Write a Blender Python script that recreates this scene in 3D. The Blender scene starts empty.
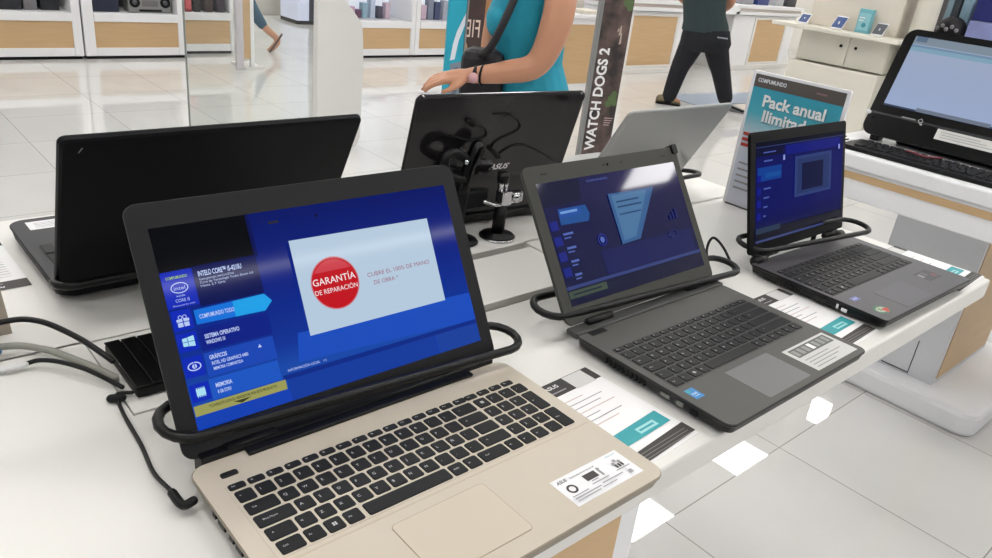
import bpy, bmesh, math, random
from mathutils import Vector, Matrix
random.seed(7)
SC = bpy.context.scene
COL = SC.collection
PI = math.pi
TABLE_H = 0.9          # the demo table's top is z = 0, the shop floor is z = -0.9
FZ = -TABLE_H
CAMY, CAMP, CAMR = 0.7623790040834164, 0.42163100939788456, 0.11759193544451714
CAMC = (-0.3843445539155882, -0.449651859354611, 0.49497090668447524)
LAMP_STRENGTH = 19.5
WORLD = 0.45
EXPOSURE = 0.0

# ------------------------------------------------------------------ materials
def lin(c):
    if isinstance(c, str):
        c = [int(c[i:i+2], 16)/255 for i in (0, 2, 4)]
    return tuple(x/12.92 if x <= .04045 else ((x+.055)/1.055)**2.4 for x in c[:3])

MATS = {}
def M(name, col='808080', rough=.5, metal=0., spec=.5, coat=0., noise=0., nscale=30., emit=None, estr=1., bump=0.):
    if name in MATS: return MATS[name]
    m = bpy.data.materials.new(name); m.use_nodes = True
    nt = m.node_tree; b = nt.nodes['Principled BSDF']
    c = lin(col)
    b.inputs['Base Color'].default_value = (*c, 1)
    b.inputs['Roughness'].default_value = rough
    b.inputs['Metallic'].default_value = metal
    b.inputs['Specular IOR Level'].default_value = spec
    b.inputs['Coat Weight'].default_value = coat
    b.inputs['Coat Roughness'].default_value = .04
    if noise or bump:
        tc = nt.nodes.new('ShaderNodeTexCoord'); nz = nt.nodes.new('ShaderNodeTexNoise')
        nz.inputs['Scale'].default_value = nscale; nz.inputs['Detail'].default_value = 3
        nt.links.new(tc.outputs['Object'], nz.inputs['Vector'])
        if noise:
            mx = nt.nodes.new('ShaderNodeMixRGB')
            mx.inputs['Color1'].default_value = (*[x*(1-noise) for x in c], 1)
            mx.inputs['Color2'].default_value = (*[min(1, x*(1+noise)) for x in c], 1)
            nt.links.new(nz.outputs['Fac'], mx.inputs['Fac'])
            nt.links.new(mx.outputs['Color'], b.inputs['Base Color'])
        if bump:
            bp = nt.nodes.new('ShaderNodeBump'); bp.inputs['Strength'].default_value = bump
            bp.inputs['Distance'].default_value = .001
            nt.links.new(nz.outputs['Fac'], bp.inputs['Height']); nt.links.new(bp.outputs['Normal'], b.inputs['Normal'])
    if emit:
        b.inputs['Emission Color'].default_value = (*lin(emit), 1)
        b.inputs['Emission Strength'].default_value = estr
    MATS[name] = m
    return m

def SCR(name, col, estr=1., rough=.07, spec=None):
    """a lit picture element behind a glossy display pane"""
    return M('display_'+name, '020203', rough, emit=col, estr=estr, spec=spec if spec is not None else (.30 if rough == .05 else .04 if rough == .09 else .10))

def screen_gradient(name, cols, axis='Z', rough=.07, estr=1., nz=.0):
    """lit display whose picture is a smooth colour ramp"""
    if name in MATS: return MATS[name]
    m = SCR(name, '000000', estr, rough)
    nt = m.node_tree; b = nt.nodes['Principled BSDF']
    tc = nt.nodes.new('ShaderNodeTexCoord'); sp = nt.nodes.new('ShaderNodeSeparateXYZ')
    nt.links.new(tc.outputs['Generated'], sp.inputs[0])
    rp = nt.nodes.new('ShaderNodeValToRGB')
    while len(rp.color_ramp.elements) < len(cols): rp.color_ramp.elements.new(.5)
    for e, (p, c) in zip(rp.color_ramp.elements, cols):
        e.position = p; e.color = (*lin(c), 1)
    nt.links.new(sp.outputs[axis], rp.inputs[0])
    nt.links.new(rp.outputs[0], b.inputs['Emission Color'])
    MATS[name] = m
    return m

def mat_wood():
    m = M('wood_laminate', 'cfae80', .45)
    nt = m.node_tree; b = nt.nodes['Principled BSDF']
    tc = nt.nodes.new('ShaderNodeTexCoord'); mp = nt.nodes.new('ShaderNodeMapping')
    mp.inputs['Scale'].default_value = (1.2, 1.2, 14)
    nz = nt.nodes.new('ShaderNodeTexNoise'); nz.inputs['Scale'].default_value = 3; nz.inputs['Detail'].default_value = 6
    mx = nt.nodes.new('ShaderNodeMixRGB')
    mx.inputs['Color1'].default_value = (*lin('c09d72'), 1); mx.inputs['Color2'].default_value = (*lin('ceaf86'), 1)
    nt.links.new(tc.outputs['Object'], mp.inputs[0]); nt.links.new(mp.outputs[0], nz.inputs['Vector'])
    nt.links.new(nz.outputs['Fac'], mx.inputs['Fac']); nt.links.new(mx.outputs[0], b.inputs['Base Color'])
    return m

def mat_tiles():
    m = M('polished_tiles', 'e3e2e0', .012, spec=.6)
    nt = m.node_tree; b = nt.nodes['Principled BSDF']
    tc = nt.nodes.new('ShaderNodeTexCoord'); mp = nt.nodes.new('ShaderNodeMapping')
    mp.inputs['Location'].default_value = (-(1.136 % .6), -(.372 % .6), 0)
    br = nt.nodes.new('ShaderNodeTexBrick'); br.offset = 0; br.squash = 1
    br.inputs['Scale'].default_value = 1; br.inputs['Mortar Size'].default_value = .0022
    br.inputs['Mortar Smooth'].default_value = .2; br.inputs['Bias'].default_value = -.2
    br.inputs['Brick Width'].default_value = .6; br.inputs['Row Height'].default_value = .6
    br.inputs['Color1'].default_value = (*lin('dbdad8'), 1); br.inputs['Color2'].default_value = (*lin('e1e0de'), 1)
    br.inputs['Mortar'].default_value = (*lin('a5a19b'), 1)
    nz = nt.nodes.new('ShaderNodeTexNoise'); nz.inputs['Scale'].default_value = 2.2; nz.inputs['Detail'].default_value = 5
    mx = nt.nodes.new('ShaderNodeMixRGB'); mx.blend_type = 'MULTIPLY'; mx.inputs['Fac'].default_value = .12
    nt.links.new(tc.outputs['Object'], mp.inputs[0]); nt.links.new(mp.outputs[0], br.inputs['Vector'])
    nt.links.new(tc.outputs['Object'], nz.inputs['Vector'])
    nt.links.new(br.outputs['Color'], mx.inputs['Color1']); nt.links.new(nz.outputs['Fac'], mx.inputs['Color2'])
    nt.links.new(mx.outputs[0], b.inputs['Base Color'])
    return m

# ------------------------------------------------------------------ mesh helpers
def rrect(w, d, r, n=6, cx=0., cy=0.):
    r = max(min(r, w/2-1e-5, d/2-1e-5), 1e-5)
    out = []
    for sx, sy, a0 in ((1, 1, 0), (-1, 1, 90), (-1, -1, 180), (1, -1, 270)):
        for i in range(n+1):
            a = math.radians(a0 + 90*i/n)
            out.append((cx+sx*(w/2-r)+r*math.cos(a), cy+sy*(d/2-r)+r*math.sin(a)))
    return out

class MB:
    """collects shapes into ONE mesh, several materials allowed"""
    def __init__(s): s.v = []; s.f = []; s.mi = []; s.mats = []; s.sm = []
    def _m(s, mat):
        if mat not in s.mats: s.mats.append(mat)
        return s.mats.index(mat)
    def add(s, vs, fs, mat, smooth=False, T=None):
        o = len(s.v)
        s.v += [tuple(T @ Vector(p)) if T else tuple(p) for p in vs]
        k = s._m(mat)
        for f in fs: s.f.append([i+o for i in f]); s.mi.append(k); s.sm.append(smooth)
        return s
    def loft(s, loops, mat, caps=True, smooth=False, T=None, closed=False):
        n = len(loops[0]); vs = [p for L in loops for p in L]; fs = []
        K = len(loops)
        for k in range(K if closed else K-1):
            a, b = k*n, ((k+1) % K)*n
            for i in range(n):
                j = (i+1) % n
                fs.append((a+i, a+j, b+j, b+i))
        if caps and not closed:
            fs.append(tuple(reversed(range(n)))); fs.append(tuple(range((K-1)*n, K*n)))
        return s.add(vs, fs, mat, smooth, T)
    def slab(s, w, d, r, z0, z1, mat, e=0., cx=0., cy=0., n=6, T=None):
        """rounded-corner plate, chamfered top and bottom rims"""
        def L(i, z): return [(x, y, z) for x, y in rrect(w-2*i, d-2*i, r-i if r > i else 1e-4, n, cx, cy)]
        if e > 0: loops = [L(e, z0), L(e*.3, z0+e*.3), L(0, z0+e), L(0, z1-e), L(e*.3, z1-e*.3), L(e, z1)]
        else: loops = [L(0, z0), L(0, z1)]
        return s.loft(loops, mat, T=T)
    def box(s, x0, x1, y0, y1, z0, z1, mat, e=0., T=None):
        x0, x1 = min(x0, x1), max(x0, x1); y0, y1 = min(y0, y1), max(y0, y1); z0, z1 = min(z0, z1), max(z0, z1)
        if e > 0: return s.slab(x1-x0, y1-y0, e, z0, z1, mat, e, (x0+x1)/2, (y0+y1)/2, 2, T)
        vs = [(x, y, z) for z in (z0, z1) for x, y in ((x0, y0), (x1, y0), (x1, y1), (x0, y1))]
        return s.add(vs, [(3, 2, 1, 0), (4, 5, 6, 7), (0, 1, 5, 4), (1, 2, 6, 5), (2, 3, 7, 6), (3, 0, 4, 7)], mat, T=T)
    def prism(s, pts, z0, z1, mat, T=None):
        return s.loft([[(x, y, z0) for x, y in pts], [(x, y, z1) for x, y in pts]], mat, T=T)
    def lathe(s, prof, mat, n=24, T=None, smooth=True):
        loops = [[(r*math.cos(2*PI*i/n), r*math.sin(2*PI*i/n), z) for i in range(n)] for r, z in prof]
        return s.loft(loops, mat, smooth=smooth, T=T)
    def cyl(s, p, q, r, mat, n=16, r2=None, smooth=True):
        p, q = Vector(p), Vector(q)
        T = Matrix.Translation(p) @ (q-p).to_track_quat('Z', 'Y').to_matrix().to_4x4()
        h = (q-p).length; r2 = r if r2 is None else r2
        return s.lathe([(r, 0), (r2, h)], mat, n, T, smooth)
    def tube(s, pts, rad, mat, n=10, closed=False, round_ends=False):
        pts = [Vector(p) for p in pts]; K = len(pts)
        rads = list(rad) if hasattr(rad, '__len__') else [rad]*K
        tang = []
        for i in range(K):
            a = pts[(i-1) % K] if closed or i > 0 else pts[i]
            b = pts[(i+1) % K] if closed or i < K-1 else pts[i]
            tang.append((b-a).normalized())
        up = Vector((0, 0, 1)) if abs(tang[0].z) < .9 else Vector((1, 0, 0))
        nrm = (up - tang[0]*up.dot(tang[0])).normalized()
        fr = []
        for i in range(K):
            nrm = (nrm - tang[i]*nrm.dot(tang[i])).normalized()
            fr.append((nrm.copy(), tang[i].cross(nrm)))
        seq = [(pts[i], rads[i], fr[i]) for i in range(K)]
        if round_ends and not closed:
            st, en = [], []
            for k in (75, 50, 25):
                c, sn = math.cos(math.radians(k)), math.sin(math.radians(k))
                st.append((pts[0]-tang[0]*rads[0]*sn, rads[0]*c, fr[0]))
            for k in (25, 50, 75):
                c, sn = math.cos(math.radians(k)), math.sin(math.radians(k))
                en.append((pts[-1]+tang[-1]*rads[-1]*sn, rads[-1]*c, fr[-1]))
            seq = st+seq+en
        loops = [[tuple(p + (u*math.cos(2*PI*j/n) + v*math.sin(2*PI*j/n))*r) for j in range(n)] for p, r, (u, v) in seq]
        return s.loft(loops, mat, smooth=True, closed=closed)
    def sphere(s, c, r, mat, n=16, sc=(1, 1, 1)):
        prof = [(max(1e-4, math.sin(PI*i/10)), -math.cos(PI*i/10)) for i in range(11)]
        T = Matrix.Translation(Vector(c)) @ Matrix.Diagonal((r*sc[0], r*sc[1], r*sc[2], 1))
        return s.lathe(prof, mat, n, T)
    def mesh(s, name):
        me = bpy.data.meshes.new(name); me.from_pydata(s.v, [], s.f)
        for m in s.mats: me.materials.append(m)
        me.polygons.foreach_set('material_index', s.mi)
        me.polygons.foreach_set('use_smooth', s.sm)
        me.update()
        return me
    def build(s, name, parent=None, label=None, T=None):
        o = bpy.data.objects.new(name, s.mesh(name)); COL.objects.link(o)
        if parent: o.parent = parent
        if T is not None: o.matrix_local = T
        if label: o['label'] = label
        return o

def thing(name, label, cat, loc=(0, 0, 0), rotz=0., group=None):
    o = bpy.data.objects.new(name, None); COL.objects.link(o)
    o.empty_display_size = .05
    o.location = loc; o.rotation_euler = (0, 0, rotz); o['label'] = label; o['category'] = cat
    if group: o['group'] = group
    return o
def tag(o, label, cat, group=None):
    o['label'] = label; o['category'] = cat
    if group: o['group'] = group
    return o
def struct(o, label=None):
    o['kind'] = 'structure'
    if label: o['label'] = label
    return o

def smooth_path(pts, k=8, closed=False):
    P = [Vector(p) for p in pts]; n = len(P); out = []
    for i in range(n if closed else n-1):
        g = lambda j: P[j % n] if closed else P[max(0, min(n-1, j))]
        p0, p1, p2, p3 = g(i-1), g(i), g(i+1), g(i+2)
        for t in range(k):
            t /= k
            out.append(.5*((2*p1)+(p2-p0)*t+(2*p0-5*p1+4*p2-p3)*t*t+(3*p1-p0-3*p2+p3)*t**3))
    if not closed: out.append(P[-1])
    return out

_TX = {}
def text_geo(txt, bold=0., shear=0.):
    key = (txt, bold, shear)
    if key in _TX: return _TX[key]
    cu = bpy.data.curves.new('lettering', 'FONT'); cu.body = txt; cu.size = 1; cu.offset = bold; cu.shear = shear
    cu.resolution_u = 3
    o = bpy.data.objects.new('lettering', cu); COL.objects.link(o)
    dg = bpy.context.evaluated_depsgraph_get(); me = bpy.data.meshes.new_from_object(o.evaluated_get(dg))
    vs = [tuple(v.co) for v in me.vertices]; fs = [tuple(p.vertices) for p in me.polygons]
    bpy.data.objects.remove(o); bpy.data.curves.remove(cu); bpy.data.meshes.remove(me)
    _TX[key] = (vs, fs)
    return vs, fs

class Art(MB):
    """flat print / picture on a plane: T maps (x right, y up, z out) to the parent's space; units are mm"""
    def __init__(s, T, step=.00006): super().__init__(); s.T = T; s.k = 0; s.step = step
    def poly(s, pts, mat, layer=None):
        s.k += 1; z = (s.k if layer is None else layer)*s.step
        s.add([(x/1000, y/1000, z) for x, y in pts], [tuple(range(len(pts)))], mat, T=s.T); return s
    def rect(s, x0, y0, x1, y1, mat): return s.poly([(x0, y0), (x1, y0), (x1, y1), (x0, y1)], mat)
    def disc(s, cx, cy, r, mat, n=32, ry=None): return s.poly([(cx+r*math.cos(2*PI*i/n), cy+(ry or r)*math.sin(2*PI*i/n)) for i in range(n)], mat)
    def ring(s, cx, cy, r, w, mat, n=32, ry=None):
        s.k += 1; z = s.k*s.step; vs = []; ry = ry or r
        for i in range(n):
            c, q = math.cos(2*PI*i/n), math.sin(2*PI*i/n)
            vs += [((cx+(r-w)*c)/1000, (cy+(ry-w)*q)/1000, z), ((cx+r*c)/1000, (cy+ry*q)/1000, z)]
        fs = [(2*i, 2*i+1, (2*i+3) % (2*n), (2*i+2) % (2*n)) for i in range(n)]
        s.add(vs, fs, mat, T=s.T); return s
    def text(s, txt, x, y, h, mat, width=None, bold=0., shear=0., rot=0., mirror=False, center=False):
        """x,y = left baseline, h = capital height, width = total width (stretches)"""
        s.k += 1; z = s.k*s.step
        vs, fs = text_geo(txt, bold, shear)
        if not vs: return s
        x0 = min(v[0] for v in vs); x1 = max(v[0] for v in vs)
        sy = h/.72; sx = sy if width is None else width/(x1-x0)
        W = (x1-x0)*sx; ox = -W/2 if center else 0
        c, q = math.cos(rot), math.sin(rot); out = []
        for vx, vy, _ in vs:
            a = (vx-x0)*sx; b = vy*sy
            if mirror: a = W-a
            a += ox
            out.append(((x+a*c-b*q)/1000, (y+a*q+b*c)/1000, z))
        s.add(out, [tuple(reversed(f)) for f in fs] if mirror else fs, mat, T=s.T); return s

def frame(o, X, Y):
    X, Y, o = Vector(X).normalized(), Vector(Y).normalized(), Vector(o); Z = X.cross(Y)
    return Matrix(((X.x, Y.x, Z.x, o.x), (X.y, Y.y, Z.y, o.y), (X.z, Y.z, Z.z, o.z), (0, 0, 0, 1)))

# common materials
WHITE = M('white_laminate', 'e0deda', .38, noise=.015, nscale=6)
WHITE2 = M('white_painted_metal', 'e8e8ea', .42, noise=.012, nscale=8)
GREYG = M('grey_channel', '85847d', .6, noise=.05, nscale=40)
WOOD = mat_wood()
BLACKP = M('black_plastic', '0b0b0d', .42, spec=.25, noise=.1, nscale=60)
BLACKG = M('black_gloss', '060608', .12, spec=.3, noise=.05, nscale=20)
RUBBER = M('black_rubber', '09090a', .35, spec=.3, noise=.15, nscale=90, bump=.25)
KEYM = M('key_plastic', '18181a', .5, spec=.25, noise=.06, nscale=80)
KEYM2 = M('key_plastic_dark', '131315', .45, spec=.3, noise=.06, nscale=80)
LEG = M('key_legend', 'd2d2d6', .6, noise=.02)
CHROME = M('chrome', 'c9c9cc', .16, metal=1, noise=.03)
PAPER = M('paper_white', 'efeeee', .55, noise=.01)
INK = M('ink_dark', '3a3836', .6, noise=.05)
INKG = M('ink_grey', '9d9ba0', .6, noise=.05)
TEALP = M('ink_teal', '2f9ba3', .5, noise=.04)
REDI = M('ink_red', 'c0453a', .5, noise=.04)
# ------------------------------------------------------------------ the room
FLOOR = mat_tiles()
b = MB(); b.box(-7, 14, -7, 11.6, FZ-.1, FZ, FLOOR); struct(b.build('floor'), 'polished pale shop floor of large square tiles')
CEIL = M('ceiling_paint', 'e4e4e2', .8, noise=.02, nscale=3)
b = MB(); b.box(-7, 14, -7, 11.6, 2.36, 2.46, CEIL); struct(b.build('ceiling'))
WALLM = M('wall_paint', 'e3e0d8', .7, noise=.02, nscale=3)
b = MB(); b.box(-7, 14, 11.5, 11.6, FZ, 2.36, WALLM); struct(b.build('wall_back'))
b = MB(); b.box(13.9, 14, -7, 11.5, FZ, 2.36, WALLM); struct(b.build('wall_right'))

LAMP = M('lamp_diffuser', 'ffffff', .5, emit='fffdfa', estr=LAMP_STRENGTH)
LFR = M('lamp_frame', 'dcdcdc', .5, noise=.02)
fr_me = di_me = None
for ix in range(-4, 6):
    for iy in range(-4, 5):
        x, y = 4.5+1.62*ix, 2.42+2.16*iy
        if .2 < x < 5 and -5.6 < y < -2.3: continue      # a darker bay behind the camera, without lamps
        t = thing('ceiling_light', 'small rectangular recessed lamp in the shop ceiling', 'ceiling light', (x, y, 2.36), 0, 'ceiling lights')
        if fr_me is None:
            f = MB()
            for a0, a1, c0, c1 in ((-.33, .33, .15, .18), (-.33, .33, -.18, -.15), (-.33, -.30, -.15, .15), (.30, .33, -.15, .15)):
                f.box(a0, a1, c0, c1, -.03, 0, LFR)
            fr_me = f.mesh('frame'); d = MB(); d.box(-.3, .3, -.15, .15, -.02, -.004, LAMP); di_me = d.mesh('diffuser')
        for n_, me_ in (('frame', fr_me), ('diffuser', di_me)):
            o = bpy.data.objects.new(n_, me_); COL.objects.link(o); o.parent = t

t = thing('ceiling_light', 'long thin strip lamp in the ceiling behind the viewer', 'ceiling light', (2.2, -3.06, 2.36))
b = MB(); b.box(-1.3, 1.3, -.05, .05, -.03, 0, LFR); b.build('housing', t)
b = MB(); b.box(-1.28, 1.28, -.04, .04, -.036, -.03, LAMP); b.build('diffuser', t)

# ------------------------------------------------------------------ our demo table
T0 = thing('display_table', 'long white double-sided demo table carrying the row of laptops', 'table', (0, 0, FZ))
H = TABLE_H
b = MB()
# top slab with a long service opening, built as four slabs round it
ox0, ox1, oy0, oy1 = -.195, .53, .270, .444
b.box(-1.5, 1.24, -.105, oy0, H-.038, H, WHITE, .004)
b.prism([(-1.5, oy1), (1.24, oy1), (1.24, .66), (1.20, .70), (.92, .86), (.80, .89), (-1.5, .89)], H-.038, H, WHITE)
b.box(-1.5, ox0, oy0-.004, oy1+.004, H-.038, H, WHITE)
b.box(ox1, 1.24, oy0-.004, oy1+.004, H-.038, H, WHITE)
b.build('tabletop', T0)
b = MB(); b.box(ox0, ox1, oy0, oy1, H-.038, H-.012, GREYG); b.build('cable_channel', T0, 'grey channel showing as strips round the covers')
b = MB(); b.box(ox0+.002, .232, oy0+.002, oy1-.002, H-.012, H-.0005, WHITE, .001); b.build('channel_cover', T0)
b = MB(); b.box(.236, ox1-.004, .287, .426, H-.012, H-.0005, WHITE, .001); b.build('channel_cover', T0)
b = MB()
b.box(-1.3, .245, -.075, .86, .06, H-.038, WHITE2, .003); b.build('pedestal', T0)
b = MB(); b.box(-.62, .208, -.0765, -.0745, .12, H-.066, WOOD); b.build('wood_panel', T0, 'wood-look panel on the pedestal front')
b = MB(); b.slab(1.75, 1.15, .05, 0, .06, WHITE2, .01, -.52, .39); b.build('floor_plate', T0)

# ------------------------------------------------------------------ laptops
HB = .022
LET = ['ºº1234567890\'¡', 'QWERTYUIOP`+', 'ASDFGHJKLÑ´', '<ZXCVBNM,.-']
def layout(kind):
    """rows of keys as (x0, x1, y0, y1, legend) in metres; kind 'wide' has a number pad"""
    K = []; p = .0187; w = .0160; h = .0158
    Y = [-.0155+p*i for i in range(5)]
    def run(x, row, legends, pitch=p, ww=w):
        for L in legends: K.append((x, x+ww, Y[row], Y[row]+h, L)); x += pitch
        return x
    def one(x0, x1, row, L=''): K.append((x0, x1, Y[row], Y[row]+h, L))
    if kind == 'wide':
        one(-.169, -.1470, 0, 'Ctrl'); run(-.1443, 0, ['Fn', '#', 'Alt']); one(-.0865, .0062, 0); run(.009, 0, ['AltGr', '=']); one(.0465, .0795, 0, 'Ctrl'); run(.0822, 0, ['<', 'v', '>']); one(.1396, .1556, 0, '.')
        one(-.170, -.1450, 1, '^'); x = run(-.1423, 1, LET[3]); one(x, .098, 1, '^'); run(.1022, 1, '123')
        one(-.171, -.1360, 2, 'Bloq Mayus'); x = run(-.1333, 2, LET[2]); one(x, .098, 2)
        one(-.171, -.1420, 3, 'Tab'); x = run(-.1393, 3, LET[1][:11]); one(x, .098, 3, '<'); run(.1022, 2, '456')
        one(-.171, -.1550, 4, 'º'); x = run(-.1523, 4, '1234567890\'¡'); one(x, .098, 4, '<-'); run(.1022, 3, '789'); run(.1022, 4, '#/*-')
        K.append((.1583, .1743, Y[2], Y[3]+h, '+')); K.append((.1583, .1743, Y[0], Y[1]+h, 'Intro'))
        x = -.172
        for L in ['Esc']+['f%d' % i for i in range(1, 13)]+['Pau', 'Sup']: K.append((x, x+.0155, .0785, .0868, L)); x += .01817
        for L in ('Ins', 'Im', 'Fin', 'Re'): K.append((x-.002, x+.0135, .0785, .0868, L)); x += .0181
        K.append((-.171, -.155, .0985, .1055, ''))
    else:
        one(-.169, -.1510, 0, 'Ctrl'); run(-.1483, 0, ['Fn', '#', 'Alt']); one(-.0925, .018, 0); run(.0207, 0, ['Alt', '=', 'Ctrl', '<', 'v', '>'], .0199, .0172)
        one(-.169, -.1470, 1, '^'); x = run(-.1443, 1, LET[3]); one(x, .138, 1, '^')
        one(-.169, -.1390, 2, 'Bloq'); x = run(-.1363, 2, LET[2]); one(x, .138, 2)
        one(-.169, -.1430, 3, 'Tab'); x = run(-.1403, 3, LET[1]); one(x, .138, 3, '<')
        x = run(-.169, 4, 'º1234567890\'¡'); one(x, .138, 4, '<-')
        x = -.169
        for L in ['Esc']+['f%d' % i for i in range(1, 13)]+['Ins', 'Im', 'Sup']: K.append((x, x+.0165, .0785, .0870, L)); x += .0192
    return K

def keyboard(root, kind, y_off, x_off, z, keymat, platemat, sx=1., individual=True, legend=True):
    K = layout(kind)
    x0 = min(k[0] for k in K if k[2] < .09); x1 = max(k[1] for k in K)
    y0 = min(k[2] for k in K); y1 = max(k[3] for k in K if k[2] < .09)
    pb = MB(); pb.slab((x1-x0)*sx+.004, y1-y0+.004, .003, z-.0015, z+.0002, platemat, 0, (x0+x1)/2*sx+x_off, (y0+y1)/2+y_off, 3)
    kb = None
    if individual: kb = pb.build('keyboard', root)
    for (a, c, e, f, L) in K:
        w, d = (c-a)*sx, f-e; cx, cy = (a+c)/2*sx+x_off, (e+f)/2+y_off
        m = MB() if individual else pb
        T = Matrix.Translation((cx, cy, z))
        def lp(i, zz): return [(x, y, zz) for x, y in rrect(w-2*i, d-2*i, .0022, 3)]
        m.loft([lp(-.0001, 0), lp(0, .0008), lp(.0004, .0013), lp(.0009, .0014)], keymat, T=T if not individual else None)
        if individual and legend and L and d > .005:
            hgt = 3.3 if len(L) == 1 else 2.1
            art = Art(Matrix.Translation((0, 0, .00142)), .00003)
            if L == '#':
                for q in ((-2, .2), (.2, .2), (-2, -2), (.2, -2)): art.rect(q[0], q[1], q[0]+1.8, q[1]+1.8, LEG)
            else:
                vs, _ = text_geo(L); wd = max(v[0] for v in vs)-min(v[0] for v in vs)
                sc = hgt/.72
                art.text(L, -w*1000*.32, -hgt*.3 if len(L) > 1 else -hgt*.4, hgt, LEG, width=min(wd*sc, w*640))
            m.add(art.v, art.f, LEG)
        if individual: m.build('key', kb, T=T)
    if not individual: kb = pb.build('keyboard', root)
    return kb

def laptop(label, pose, w, d, deckmat, bodymat, lid, scr, kb, group=None, zb=HB, corner=.016, keys=True, extra=None, kbmat=KEYM, plate=None, bezel=None, thick=.008, legend=True, lidcorner=.012):
    """lid = (tilt, hinge y, hinge z above the deck, x half-width, bottom h, top h); scr = (w, h, h0, art function)"""
    x, y, a = pose
    r = thing('laptop', label, 'laptop', (x, y, 0), a, group)
    b = MB()
    def L(i, z, yo=0): return [(px, py+yo, z) for px, py in rrect(w-2*i, d-2*i, max(.002, corner-i*.5), 6)]
    b.loft([L(.012, .003), L(.004, .008), L(.0015, zb-.005), L(0, zb-.003), L(0, zb-.0008), L(.0008, zb)], bodymat)
    # the deck plate is the top of the same body, in the deck colour
    b.loft([L(.0008, zb-.0002), L(.001, zb+.0001)], deckmat)
    b.build('base', r)
    f = MB()
    for sx in (-1, 1):
        for sy in (-1, 1): f.slab(.03, .008, .003, 0, .004, BLACKP, 0, sx*(w/2-.05), sy*(d/2-.03), 3)
    f.build('rubber_feet', r)
    th, y0, z0, hw, hb, ht, xo = lid
    o = Vector((xo, y0, zb+z0)); Yv = Vector((0, math.sin(th), math.cos(th))); LT = frame(o, (1, 0, 0), Yv)
    b = MB()
    W, Hh = 2*hw, ht-hb
    def LL(i, z): return [(px, py+(hb+ht)/2, z) for px, py in rrect(W-2*i, Hh-2*i, lidcorner, 6)]
    lidmat = bezel or bodymat
    b.loft([LL(.004, -thick), LL(.001, -thick+.002), LL(0, -.003), LL(0, -.001)], lidmat, T=LT)
    ld = b.build('lid', r)
    b = MB(); b.loft([LL(0, -.001), LL(.0004, 0)], bezel or bodymat, T=LT)
    b.build('bezel', r)
    sw, sh, h0, fn = scr
    ST = LT @ Matrix.Translation((-sw/2-xo, h0, .0002))
    if fn: fn(ST, sw*1000, sh*1000).build('screen', r)
    for hx in (-w*.33, w*.33):
        b = MB(); b.cyl((hx-.025, y0-.001, zb+z0+.002), (hx+.025, y0-.001, zb+z0+.002), .0055, BLACKP, 12); b.build('hinge', r)
    if kb:
        kind, yo, xo2, sx = kb
        keyboard(r, kind, yo, xo2, zb+.0003, kbmat, plate or deckmat, sx, keys, legend)
    if extra: extra(r, zb, LT)
    return r

def glass_logo(art, x, y, h, m): art.text('ASUS', x, y, h, m, bold=.01, shear=.35)

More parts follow.
